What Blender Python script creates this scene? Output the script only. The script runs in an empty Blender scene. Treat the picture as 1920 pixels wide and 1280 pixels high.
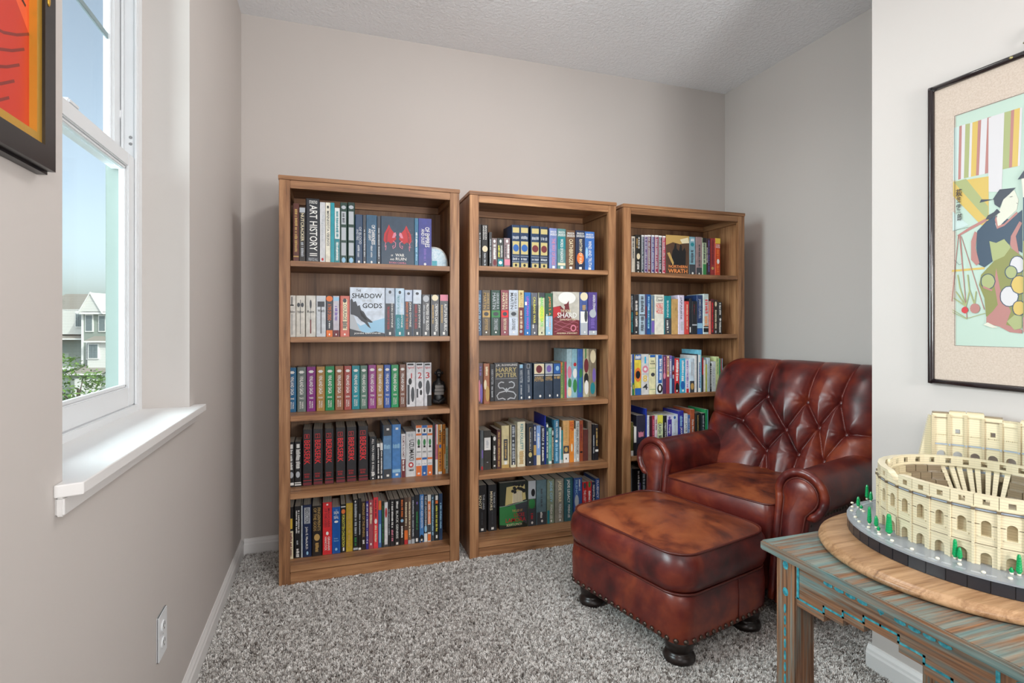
import bpy, bmesh, math, random
from mathutils import Vector, Matrix
random.seed(7)
PI = math.pi
scene = bpy.context.scene
COL = scene.collection

# ------------------------------------------------------------------ camera
cam_d = bpy.data.cameras.new('camera')
cam_d.sensor_width = 36.0
cam_d.lens = 1014.3 * 36.0 / 1920.0
cam_d.shift_y = -30.0 / 1920.0
cam_d.clip_start = 0.02
cam_d.clip_end = 400
cam = bpy.data.objects.new('camera', cam_d)
cam.location = (0.0, 0.0, 1.163)
cam.rotation_euler = (PI / 2, 0, -math.radians(18.65))
COL.objects.link(cam)
scene.camera = cam

# ------------------------------------------------------------------ world, sun, area lights, exposure
world = bpy.data.worlds.new('world')
scene.world = world
world.use_nodes = True
wn = world.node_tree.nodes
wl = world.node_tree.links
wn.clear()
w_out = wn.new('ShaderNodeOutputWorld')
w_bg = wn.new('ShaderNodeBackground')
w_sky = wn.new('ShaderNodeTexSky')
w_sky.sky_type = 'NISHITA'
w_sky.sun_disc = False
w_sky.sun_elevation = math.radians(48)
w_sky.sun_rotation = math.radians(150)
w_sky.air_density = 0.8
w_sky.dust_density = 3.0
w_bg.inputs['Strength'].default_value = 0.275
w_hs = wn.new('ShaderNodeHueSaturation')
w_hs.inputs['Saturation'].default_value = 0.6
wl.new(w_sky.outputs[0], w_hs.inputs['Color'])
wl.new(w_hs.outputs[0], w_bg.inputs[0])
wl.new(w_bg.outputs[0], w_out.inputs[0])

def light(name, kind, loc, rot, energy, color=(1, 1, 1), size=None, size_y=None, angle=None):
    d = bpy.data.lights.new(name, kind)
    d.energy = energy
    d.color = color
    if kind == 'AREA':
        d.shape = 'RECTANGLE'
        d.size = size
        d.size_y = size_y or size
    if kind == 'SUN' and angle:
        d.angle = angle
    o = bpy.data.objects.new(name, d)
    o.location = loc
    o.rotation_euler = rot
    COL.objects.link(o)
    return o

def aim(o, tgt):
    o.rotation_euler = (Vector(tgt) - o.location).to_track_quat('-Z', 'Y').to_euler()

sun = light('sun', 'SUN', (6, -6, 12), (0, 0, 0), 2.6, (1, .96, .9), angle=.01)
aim(sun, (-4, 8, 0))
# daylight arriving at the side window from the open sky beside the house
sky_l = light('window_daylight', 'AREA', (-3.0, 1.55, 2.15), (0, 0, 0), 640, (.83, .91, 1), 3.0, 2.4)
aim(sky_l, (2.5, 2.1, 1.7))
# unseen fill light added behind the camera, facing the bookcases
rear_l = light('rear_fill', 'AREA', (1.02, -2.85, 1.35), (0, 0, 0), 20, (.97, .985, 1), 1.3, 2.2)
aim(rear_l, (0.66, 2.6, 1.30))
# ceiling light of the room, over the camera
ceil_l = light('ceiling_light', 'AREA', (0.98, 1.69, 2.64), (0, 0, 0), 11.5, (1, .99, .975), .3, .3)
aim(ceil_l, (0.30, 2.45, 0.3))
# unseen fill added behind the camera, tilted up to brighten ceiling and walls
up_fill_l = light('upward_fill', 'AREA', (1.22, -0.90, 1.30), (0, 0, 0), 38, (1, 1, 1), .5, .5)
aim(up_fill_l, (0.75, 2.0, 2.60))
# second, weaker fill added to brighten the far right of the ceiling
corner_fill_l = light('ceiling_corner_fill', 'AREA', (0.10, -0.30, 1.55), (0, 0, 0), 11, (1, 1, 1), .4, .4)
aim(corner_fill_l, (2.3, 2.6, 2.74))
scene.view_settings.view_transform = 'Standard'
scene.view_settings.look = 'None'
scene.view_settings.exposure = 0.03
scene.view_settings.gamma = 1.0
scene.view_settings.use_curve_mapping = False

# ------------------------------------------------------------------ helpers
def lin(c):
    r = []
    for v in c[:3]:
        v = v / 255.0
        r.append(v / 12.92 if v <= .04045 else ((v + .055) / 1.055) ** 2.4)
    return (r[0], r[1], r[2], 1.0)

MATS = {}
def mat(key, rgb=None, rough=.5, metal=0.0, coat=0.0, spec=.5, build=None):
    if key in MATS:
        return MATS[key]
    m = bpy.data.materials.new(key)
    m.use_nodes = True
    nt = m.node_tree
    b = nt.nodes['Principled BSDF']
    if rgb:
        b.inputs['Base Color'].default_value = lin(rgb)
    b.inputs['Roughness'].default_value = rough
    b.inputs['Metallic'].default_value = metal
    b.inputs['Coat Weight'].default_value = coat
    b.inputs['Specular IOR Level'].default_value = spec
    if build:
        build(nt, b)
    MATS[key] = m
    return m

def nd(nt, typ, **kw):
    n = nt.nodes.new(typ)
    for k, v in kw.items():
        if k in n.inputs:
            n.inputs[k].default_value = v
        else:
            setattr(n, k, v)
    return n

def ramp(nt, fac, stops):
    r = nt.nodes.new('ShaderNodeValToRGB')
    el = r.color_ramp.elements
    while len(el) < len(stops):
        el.new(.5)
    for e, (p, c) in zip(el, stops):
        e.position = p
        e.color = lin(c) if len(c) == 3 and max(c) > 1 else (c[0], c[1], c[2], 1)
    nt.links.new(fac, r.inputs[0])
    return r

def coords(nt, scale=(1, 1, 1), which='Object', rnd=False):
    tc = nt.nodes.new('ShaderNodeTexCoord')
    mp = nt.nodes.new('ShaderNodeMapping')
    mp.inputs['Scale'].default_value = scale
    nt.links.new(tc.outputs[which], mp.inputs['Vector'])
    if rnd:
        oi = nt.nodes.new('ShaderNodeObjectInfo')
        mu = nt.nodes.new('ShaderNodeMath')
        mu.operation = 'MULTIPLY'
        mu.inputs[1].default_value = 37.0
        nt.links.new(oi.outputs['Random'], mu.inputs[0])
        nt.links.new(mu.outputs[0], mp.inputs['Location'])
    return mp.outputs[0]

def noise(nt, vec, scale, detail=3, rough=.5, dist=0.0):
    n = nt.nodes.new('ShaderNodeTexNoise')
    n.inputs['Scale'].default_value = scale
    n.inputs['Detail'].default_value = detail
    n.inputs['Roughness'].default_value = rough
    n.inputs['Distortion'].default_value = dist
    if vec:
        nt.links.new(vec, n.inputs['Vector'])
    return n

def bump(nt, b, h, strength=.2, dist=.002):
    n = nt.nodes.new('ShaderNodeBump')
    n.inputs['Strength'].default_value = strength
    n.inputs['Distance'].default_value = dist
    nt.links.new(h, n.inputs['Height'])
    nt.links.new(n.outputs[0], b.inputs['Normal'])

def paint_build(rgb, s=60, st=.12):
    def f(nt, b):
        v = coords(nt)
        n = noise(nt, v, s, 4)
        c = ramp(nt, noise(nt, v, 1.3, 2).outputs[0], [(.3, tuple(x * .985 for x in rgb)), (.7, rgb)])
        nt.links.new(c.outputs[0], b.inputs['Base Color'])
        bump(nt, b, n.outputs[0], st, .0015)
    return f

def wood_build(dark, mid, light_, axis='z', sc=1.0):
    def f(nt, b):
        a = {'z': (16, 16, 1.1), 'x': (1.1, 16, 16), 'y': (16, 1.1, 16)}[axis]
        v = coords(nt, tuple(k * sc for k in a), rnd=True)
        n1 = noise(nt, v, 1.6, 6, .6, .9)
        v2 = coords(nt, tuple(k * 5 * sc if k > 2 else k * sc for k in a), rnd=True)
        n2 = noise(nt, v2, 2.2, 3, .6, .3)
        mx = nt.nodes.new('ShaderNodeMath')
        mx.operation = 'MULTIPLY_ADD'
        mx.inputs[1].default_value = .3
        nt.links.new(n2.outputs[0], mx.inputs[0])
        nt.links.new(n1.outputs[0], mx.inputs[2])
        c = ramp(nt, mx.outputs[0], [(.42, dark), (.6, mid), (.8, light_)])
        oi = nt.nodes.new('ShaderNodeObjectInfo')
        hs = nt.nodes.new('ShaderNodeHueSaturation')
        mr = nt.nodes.new('ShaderNodeMapRange')
        mr.inputs['To Min'].default_value = .86
        mr.inputs['To Max'].default_value = 1.1
        nt.links.new(oi.outputs['Random'], mr.inputs[0])
        nt.links.new(mr.outputs[0], hs.inputs['Value'])
        nt.links.new(c.outputs[0], hs.inputs['Color'])
        nt.links.new(hs.outputs[0], b.inputs['Base Color'])
        bump(nt, b, n2.outputs[0], .12, .001)
    return f

# mesh builder -------------------------------------------------------
def new_obj(name, me, m=None, parent=None):
    o = bpy.data.objects.new(name, me)
    COL.objects.link(o)
    if m is not None:
        for k in (m if isinstance(m, (list, tuple)) else [m]):
            me.materials.append(k)
    if parent is not None:
        o.parent = parent
    return o

def empty(name, loc=(0, 0, 0), rz=0.0, parent=None):
    o = bpy.data.objects.new(name, None)
    o.empty_display_size = .05
    o.location = loc
    o.rotation_euler = (0, 0, rz)
    COL.objects.link(o)
    if parent:
        o.parent = parent
    return o

def tag(o, label=None, cat=None, group=None, kind=None):
    if label:
        o['label'] = label
    if cat:
        o['category'] = cat
    if group:
        o['group'] = group
    if kind:
        o['kind'] = kind
    return o

class MB:
    def __init__(s):
        s.v = []
        s.f = []
        s.mi = []
        s.sm = []
    def add(s, vs, fs, mi=0, smooth=False):
        b = len(s.v)
        s.v += [tuple(v) for v in vs]
        for f in fs:
            s.f.append(tuple(b + i for i in f))
            s.mi.append(mi)
            s.sm.append(smooth)
        return s
    def box(s, x0, x1, y0, y1, z0, z1, mi=0):
        vs = [(x0, y0, z0), (x1, y0, z0), (x1, y1, z0), (x0, y1, z0), (x0, y0, z1), (x1, y0, z1), (x1, y1, z1), (x0, y1, z1)]
        return s.add(vs, [(0, 3, 2, 1), (4, 5, 6, 7), (0, 1, 5, 4), (1, 2, 6, 5), (2, 3, 7, 6), (3, 0, 4, 7)], mi)
    def bbox(s, x0, x1, y0, y1, z0, z1, bv=.002, mi=0):
        bm = bmesh.new()
        bmesh.ops.create_cube(bm, size=1)
        for v in bm.verts:
            v.co = Vector(((x0 + x1) / 2 + v.co.x * (x1 - x0), (y0 + y1) / 2 + v.co.y * (y1 - y0), (z0 + z1) / 2 + v.co.z * (z1 - z0)))
        bmesh.ops.bevel(bm, geom=bm.edges[:], offset=bv, segments=2, affect='EDGES')
        s.bm(bm, mi)
        return s
    def bm(s, bm, mi=0, smooth=False, mtx=None):
        bm.verts.ensure_lookup_table()
        bm.verts.index_update()
        vs = [(mtx @ v.co if mtx else v.co) for v in bm.verts]
        s.add(vs, [tuple(v.index for v in f.verts) for f in bm.faces], mi, smooth)
        bm.free()
        return s
    def ico(s, c, r, sub=2, mi=0, rot=None):
        bm = bmesh.new()
        bmesh.ops.create_icosphere(bm, subdivisions=sub, radius=1)
        r = (r, r, r) if not isinstance(r, (tuple, list)) else r
        M = Matrix.Translation(c) @ (rot.to_4x4() if rot else Matrix.Identity(4)) @ Matrix.Diagonal((r[0], r[1], r[2], 1))
        return s.bm(bm, mi, True, M)
    def prism(s, poly, y0, y1, mi=0, axis='y'):
        """poly in (a,b); extruded along axis. y: (a,y,b); z: (a,b,z); x:(x,a,b)"""
        n = len(poly)
        def P(a, b, t):
            return (a, t, b) if axis == 'y' else ((a, b, t) if axis == 'z' else (t, a, b))
        vs = [P(a, b, y0) for a, b in poly] + [P(a, b, y1) for a, b in poly]
        fs = [tuple(range(n)), tuple(range(2 * n - 1, n - 1, -1))]
        for i in range(n):
            j = (i + 1) % n
            fs.append((i, i + n, j + n, j))
        return s.add(vs, fs, mi)
    def loft(s, rings, mi=0, smooth=True, cap=(True, True), closed=True):
        n = len(rings[0])
        vs = [p for r in rings for p in r]
        fs = []
        for k in range(len(rings) - 1):
            for i in range(n if closed else n - 1):
                j = (i + 1) % n
                fs.append((k * n + i, k * n + j, (k + 1) * n + j, (k + 1) * n + i))
        if cap[0]:
            fs.append(tuple(range(n - 1, -1, -1)))
        if cap[1]:
            fs.append(tuple((len(rings) - 1) * n + i for i in range(n)))
        return s.add(vs, fs, mi, smooth)
    def lathe(s, prof, c=(0, 0, 0), n=20, mi=0, smooth=True):
        rings = [[(c[0] + r * math.cos(2 * PI * i / n), c[1] + r * math.sin(2 * PI * i / n), c[2] + z) for i in range(n)] for r, z in prof]
        return s.loft(rings, mi, smooth)
    def tube(s, pts, r, n=8, mi=0, closed=False, up=Vector((0, 0, 1))):
        pts = [Vector(p) for p in pts]
        m = len(pts)
        rings = []
        for i, p in enumerate(pts):
            a = pts[(i - 1) % m] if (closed or i > 0) else p
            b = pts[(i + 1) % m] if (closed or i < m - 1) else p
            t = (b - a)
            t = t.normalized() if t.length > 1e-9 else Vector((0, 1, 0))
            u = t.cross(up)
            if u.length < 1e-4:
                u = t.cross(Vector((1, 0, 0)))
            u.normalize()
            w = t.cross(u)
            rr = r(i / max(1, m - 1)) if callable(r) else r
            rings.append([p + (u * math.cos(2 * PI * k / n) + w * math.sin(2 * PI * k / n)) * rr for k in range(n)])
        if closed:
            rings.append(rings[0])
        return s.loft(rings, mi, True, (not closed, not closed))
    def mesh(s, name):
        me = bpy.data.meshes.new(name)
        me.from_pydata(s.v, [], s.f)
        me.polygons.foreach_set('material_index', s.mi)
        me.polygons.foreach_set('use_smooth', s.sm)
        bm = bmesh.new()
        bm.from_mesh(me)
        bmesh.ops.recalc_face_normals(bm, faces=bm.faces[:])
        bm.to_mesh(me)
        bm.free()
        me.update()
        return me
    def build(s, name, m=None, parent=None):
        return new_obj(name, s.mesh(name), m, parent)

def rrect(hx, hy, r, n=6, bulge=0.0):
    """rounded rectangle outline, counter clockwise, with optional bulged sides"""
    pts = []
    side = 7
    cs = [(hx - r, hy - r, 0), (-hx + r, hy - r, PI / 2), (-hx + r, -hy + r, PI), (hx - r, -hy + r, 3 * PI / 2)]
    for q, (cx, cy, a0) in enumerate(cs):
        for i in range(n + 1):
            a = a0 + PI / 2 * i / n
            pts.append((cx + r * math.cos(a), cy + r * math.sin(a)))
        nx, ny, na = cs[(q + 1) % 4]
        e = (nx + r * math.cos(na), ny + r * math.sin(na))
        p = pts[-1]
        for i in range(1, side):
            pts.append((p[0] + (e[0] - p[0]) * i / side, p[1] + (e[1] - p[1]) * i / side))
    if bulge:
        out = []
        for x, y in pts:
            bx = bulge * max(0, 1 - (y / hy) ** 2) * (x / hx)
            by = bulge * max(0, 1 - (x / hx) ** 2) * (y / hy)
            out.append((x + bx, y + by))
        pts = out
    return pts

TXT = {}
def text_geo(s):
    """flat lettering: vertices normalised to 0..1 x 0..1, and its faces"""
    if s in TXT:
        return TXT[s]
    cu = bpy.data.curves.new('lettering', 'FONT')
    cu.body = s
    cu.resolution_u = 2
    cu.offset = .012
    ob = bpy.data.objects.new('lettering', cu)
    me = bpy.data.meshes.new_from_object(ob)
    vs = [(v.co.x, v.co.y) for v in me.vertices]
    fs = [tuple(p.vertices) for p in me.polygons]
    bpy.data.objects.remove(ob)
    bpy.data.curves.remove(cu)
    bpy.data.meshes.remove(me)
    if vs:
        x0 = min(v[0] for v in vs); x1 = max(v[0] for v in vs)
        y0 = min(v[1] for v in vs); y1 = max(v[1] for v in vs)
        w = max(x1 - x0, 1e-6); h = max(y1 - y0, 1e-6)
        vs = [((x - x0) / w, (y - y0) / h) for x, y in vs]
    TXT[s] = (vs, fs)
    return TXT[s]
# ------------------------------------------------------------------ room shell
XL, XR, YB, ZC = -.423, 2.555, 3.032, 2.741
PX, PY, YR = 1.74, 1.345, -2.95          # face of the near right wall, its far end, wall behind the camera
WY0, WY1, WZ0, WZ1 = 1.097, 1.965, .882, 2.40   # window opening in the left wall
M_wall = mat('wall_paint', (196, 189, 184), .75, build=paint_build((196, 189, 184)))
M_white = mat('white_trim', (228, 226, 224), .38, build=paint_build((228, 226, 224), 30, .03))
M_vinyl = mat('white_vinyl', (226, 228, 230), .3, build=paint_build((226, 228, 230), 20, .02))

def ceil_build(nt, b):
    v = coords(nt)
    n = noise(nt, v, 55, 4, .6, .4)
    r = ramp(nt, n.outputs[0], [(.4, (.0, .0, .0)), (.62, (1., 1., 1.))])
    c = ramp(nt, noise(nt, v, .8, 2).outputs[0], [(.3, (236, 238, 241)), (.7, (240, 242, 245))])
    nt.links.new(c.outputs[0], b.inputs['Base Color'])
    bump(nt, b, r.outputs[0], .55, .004)
M_ceil = mat('ceiling_texture', rough=.9, build=ceil_build)

def S(o):
    o['kind'] = 'structure'
    return o

def carpet_base_build(nt, b):
    v = coords(nt)
    c = ramp(nt, noise(nt, v, 260, 3, .7).outputs[0], [(.3, (126, 119, 112)), (.7, (176, 169, 162))])
    nt.links.new(c.outputs[0], b.inputs['Base Color'])
S(MB().box(XL - .2, XR + .2, YR - .2, YB + .2, -.1, 0).build('floor', mat('carpet_backing', rough=.95, build=carpet_base_build)))
S(MB().box(XL - .2, XR + .2, YR - .2, YB + .2, ZC, ZC + .15).build('ceiling', M_ceil))
S(MB().box(XL - .2, XR + .2, YB, YB + .2, 0, ZC).build('wall_back', M_wall))
S(MB().box(XR, XR + .2, PY - .2, YB, 0, ZC).build('wall_right', M_wall))
S(MB().box(PX, XR + .2, YR, PY, 0, ZC).build('wall_near_right', M_wall))
S(MB().box(XL - .2, XR + .2, YR - .2, YR, 0, ZC).build('wall_rear', M_wall))
w = MB()
w.box(XL - .2, XL, YR, WY0, 0, ZC)
w.box(XL - .2, XL, WY1, YB, 0, ZC)
w.box(XL - .2, XL, WY0, WY1, 0, WZ0)
w.box(XL - .2, XL, WY0, WY1, WZ1, ZC)
S(w.build('wall_left', M_wall))

BBP = [(0, 0), (.014, 0), (.014, .055), (.011, .062), (.010, .070), (.0055, .079), (.004, .084), (0, .084)]
def baseboard(name, axis, fixed, sgn, a0, a1):
    """profile extruded along axis, standing against plane fixed, protruding in sgn"""
    prof = [(fixed + sgn * t, z) for t, z in BBP]
    m = MB()
    if axis == 'y':
        m.prism(prof, a0, a1, 0, 'y')
    else:
        m.prism(prof, a0, a1, 0, 'x')
    return S(m.build(name, M_white))
baseboard('baseboard_left', 'y', XL, 1, YR, YB)
baseboard('baseboard_back', 'x', YB, -1, XL + .014, XR)
baseboard('baseboard_right', 'y', XR, -1, PY + .015, YB - .015)
baseboard('baseboard_near_right', 'y', PX, -1, YR, PY + .012)
baseboard('baseboard_near_end', 'x', PY, 1, PX + .0, XR - .015)

# carpet pile: uncountable tufts ------------------------------------------------
def tuft_mesh():
    m = MB()
    rnd = random.Random(3)
    for k in range(6):
        a = rnd.uniform(0, 2 * PI)
        dx, dy = math.cos(a), math.sin(a)
        ox, oy = rnd.uniform(-.0025, .0025), rnd.uniform(-.0025, .0025)
        h = rnd.uniform(.008, .0125)
        wdt = .0011
        px, py = -dy * wdt, dx * wdt
        bend = rnd.uniform(.002, .0065)
        p0 = (ox, oy, 0)
        p1 = (ox + dx * bend * .35, oy + dy * bend * .35, h * .6)
        p2 = (ox + dx * bend, oy + dy * bend, h)
        vs = []
        for p, s in ((p0, 1), (p1, 1.15), (p2, .8)):
            vs += [(p[0] - px * s, p[1] - py * s, p[2]), (p[0] + px * s, p[1] + py * s, p[2])]
        m.add(vs, [(0, 1, 3, 2), (2, 3, 5, 4)], 0, True)
    return m
def tuft_build(nt, b):
    oi = nt.nodes.new('ShaderNodeObjectInfo')
    c = ramp(nt, oi.outputs['Random'], [(.0, (108, 98, 90)), (.16, (172, 165, 159)), (.5, (226, 222, 217)), (1., (250, 248, 245))])
    nt.links.new(c.outputs[0], b.inputs['Base Color'])
M_tuft = mat('carpet_yarn', rough=.9, spec=.15, build=tuft_build)
tuft = tuft_mesh().mesh('carpet_tuft')
tuft.materials.append(M_tuft)
tuft_o = bpy.data.objects.new('carpet_tuft_source', tuft)

def carpet():
    m = MB()
    m.add([(XL + .014, .75, 0), (XR - .014, .75, 0), (XR - .014, YB - .014, 0), (XL + .014, YB - .014, 0)], [(0, 1, 2, 3)])
    o = m.build('carpet_pile', M_tuft)
    ng = bpy.data.node_groups.new('carpet_nodes', 'GeometryNodeTree')
    ng.interface.new_socket('Geometry', in_out='INPUT', socket_type='NodeSocketGeometry')
    ng.interface.new_socket('Geometry', in_out='OUTPUT', socket_type='NodeSocketGeometry')
    N = ng.nodes
    gi = N.new('NodeGroupInput'); go = N.new('NodeGroupOutput')
    dp = N.new('GeometryNodeDistributePointsOnFaces')
    dp.inputs['Density'].default_value = 42000
    ii = N.new('GeometryNodeInstanceOnPoints')
    oi = N.new('GeometryNodeObjectInfo')
    oi.inputs['Object'].default_value = tuft_o
    rr = N.new('FunctionNodeRandomValue')
    rr.data_type = 'FLOAT_VECTOR'
    rr.inputs[0].default_value = (-.45, -.45, 0)
    rr.inputs[1].default_value = (.45, .45, 6.28)
    rs = N.new('FunctionNodeRandomValue')
    rs.data_type = 'FLOAT'
    rs.inputs[2].default_value = .75
    rs.inputs[3].default_value = 1.25
    L = ng.links
    L.new(gi.outputs[0], dp.inputs[0])
    L.new(dp.outputs['Points'], ii.inputs['Points'])
    L.new(oi.outputs['Geometry'], ii.inputs['Instance'])
    L.new(rr.outputs[0], ii.inputs['Rotation'])
    L.new(rs.outputs[1], ii.inputs['Scale'])
    L.new(ii.outputs[0], go.inputs[0])
    md = o.modifiers.new('pile', 'NODES')
    md.node_group = ng
    tag(o, 'grey brown flecked cut-pile carpet covering the floor', 'carpet', kind='stuff')
carpet()

# ------------------------------------------------------------------ window
def glass_build(nt, b):
    nt.nodes.remove(b)
    out = [n for n in nt.nodes if n.type == 'OUTPUT_MATERIAL'][0]
    tr = nt.nodes.new('ShaderNodeBsdfTransparent')
    tr.inputs[0].default_value = (.90, .95, .925, 1)
    gl = nt.nodes.new('ShaderNodeBsdfGlossy')
    gl.inputs['Roughness'].default_value = .02
    mx = nt.nodes.new('ShaderNodeMixShader')
    mx.inputs[0].default_value = .05
    nt.links.new(tr.outputs[0], mx.inputs[1])
    nt.links.new(gl.outputs[0], mx.inputs[2])
    nt.links.new(mx.outputs[0], out.inputs[0])
M_glass = mat('window_glass', build=glass_build)

win = S(empty('window_1', (XL - .13, (WY0 + WY1) / 2, WZ0)))
def wpart(name, m, material=None):
    m.v = [(x - win.location.x, y - win.location.y, z - win.location.z) for x, y, z in m.v]
    return m.build(name, material or M_vinyl, win)
f0, f1 = XL - .215, XL - .13       # outside and inside faces of the window frame
fm = f1 - .040
for nm, xa, xb, mt_ in (('frame', fm, f1, M_vinyl), ('exterior_jamb', f0, fm, mat('exterior_vinyl', (132, 142, 136), .45, build=paint_build((132, 142, 136), 20, .02)))):
    fr = MB()
    fr.bbox(xa, xb, WY0 - .002, WY0 + .034, WZ0 + .02, WZ1, .002)
    fr.bbox(xa, xb, WY1 - .034, WY1 + .002, WZ0 + .02, WZ1, .002)
    fr.bbox(xa, xb, WY0 + .034, WY1 - .034, WZ1 - .034, WZ1, .002)
    fr.bbox(xa, xb, WY0 + .034, WY1 - .034, WZ0 + .012, WZ0 + .042, .002)
    wpart(nm, fr, mt_)
tr = MB()
for y0, y1 in ((WY0 + .034, WY0 + .046), (WY1 - .046, WY1 - .034)):
    for x0 in (f1 - .007, f1 - .042):
        tr.bbox(x0, x0 + .006, y0, y1, WZ0 + .042, WZ1 - .034, .0012)
wpart('track', tr)
MEET = 1.665
def sash(name, x0, x1, z0, z1, top, bot):
    y0, y1 = WY0 + .036, WY1 - .036
    st = .056
    g = MB()
    g.bbox(x0, x1, y0, y0 + st, z0, z1, .003)
    g.bbox(x0, x1, y1 - st, y1, z0, z1, .003)
    g.bbox(x0, x1, y0 + st, y1 - st, z1 - top, z1, .003)
    g.bbox(x0, x1, y0 + st, y1 - st, z0, z0 + bot, .003)
    # glazing bead
    for a in ((y0 + st, y0 + st + .009, z0 + bot, z1 - top), (y1 - st - .009, y1 - st, z0 + bot, z1 - top)):
        g.bbox(x0 + .008, x1 - .006, *a, .002)
    for a in ((y0 + st, y1 - st, z0 + bot, z0 + bot + .009), (y0 + st, y1 - st, z1 - top - .009, z1 - top)):
        g.bbox(x0 + .008, x1 - .006, *a, .002)
    so = wpart(name, g)
    p = MB().box((x0 + x1) / 2 - .002, (x0 + x1) / 2 + .002, y0 + st - .004, y1 - st + .004, z0 + bot - .004, z1 - top + .004)
    p.v = [(x - win.location.x, y - win.location.y, z - win.location.z) for x, y, z in p.v]
    p.build('pane', M_glass, so)
    return so
low = sash('lower_sash', f1 - .034, f1 - .008, WZ0 + .042, MEET + .008, .042, .058)
upp = sash('upper_sash', f1 - .072, f1 - .044, MEET - .03, WZ1 - .034, .05, .04)
mu = MB().bbox(f1 - .062, f1 - .056, WY0 + .09, WY1 - .09, 1.995, 2.012, .001)
wpart('muntin', mu, mat('grille_grey', (150, 165, 172), .4, build=paint_build((150, 165, 172), 20, .02)))
lt = MB()
lt.bbox(f1 - .050, f1 - .044, WY1 - .040, WY1 - .028, 1.78, 1.86, .002)
lt.ico((f1 - .05, WY1 - .042, 1.80), (.011, .007, .018), 2)
wpart('vent_latch', lt)
for z in (1.715, 1.735):
    b_ = MB()
    b_.lathe([(.0045, 0), (.0045, .002), (.002, .003)], (0, 0, 0), 10)
    b_.v = [(f1 - .02 + x, WY1 - .034 - zz, z + y) for x, y, zz in b_.v]
    wpart('screw_cap', b_, mat('screw_grey', (150, 150, 150), .4, build=paint_build((150, 150, 150))))
lk = MB().bbox(f1 - .034, f1 - .012, 1.50, 1.555, MEET + .008, MEET + .022, .004)
wpart('sash_lock', lk)

# window stool and apron
st = MB()
zt = .904
poly = [(XL - .135, WY0), (XL, WY0), (XL, WY0 - .032), (XL + .004, WY0 - .033), (XL + .037, WY0 - .020), (XL + .037, WY1 + .055), (XL, WY1 + .055), (XL, WY1), (XL - .135, WY1)]
st.prism(poly, zt - .021, zt, 0, 'z')
so = S(st.build('window_stool', M_white))
bv = so.modifiers.new('b', 'BEVEL'); bv.width = .0025; bv.segments = 2; bv.limit_method = 'ANGLE'
ap = MB().bbox(XL, XL + .013, WY0 - .028, WY1 + .03, zt - .021 - .032, zt - .021, .003)
S(ap.build('trim_1', M_white))

# electrical outlet on the left wall
ou = empty('wall_outlet', (XL, 1.652, .348))
tag(ou, 'white double socket outlet on the left wall above the baseboard', 'outlet')
pl = MB(); pl.bbox(0, .006, -.038, .038, -.06, .06, .003); pl.build('cover_plate', M_vinyl, ou)
for z in (-.022, .022):
    r = MB(); r.v = []
    c = [(.0165 * math.cos(a), .0145 * math.sin(a)) for a in [2 * PI * i / 20 for i in range(20)]]
    r.prism([(a, z + b) for a, b in c], .006, .0085, 0, 'x')
    so_ = r.build('socket', M_vinyl, ou)
    q = MB()
    q.box(.0085, .009, -.0075, -.0055, z - .001, z + .008); q.box(.0085, .009, .0055, .0075, z - .001, z + .008)
    q.box(.0085, .009, -.002, .002, z - .009, z - .005)
    q.build('slot', mat('slot_dark', (50, 50, 50), .6, build=paint_build((50, 50, 50))), so_)
sc = MB().ico((.0062, 0, 0), (.001, .0028, .0028), 1); sc.build('screw', mat('screw_grey'), ou)
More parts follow.
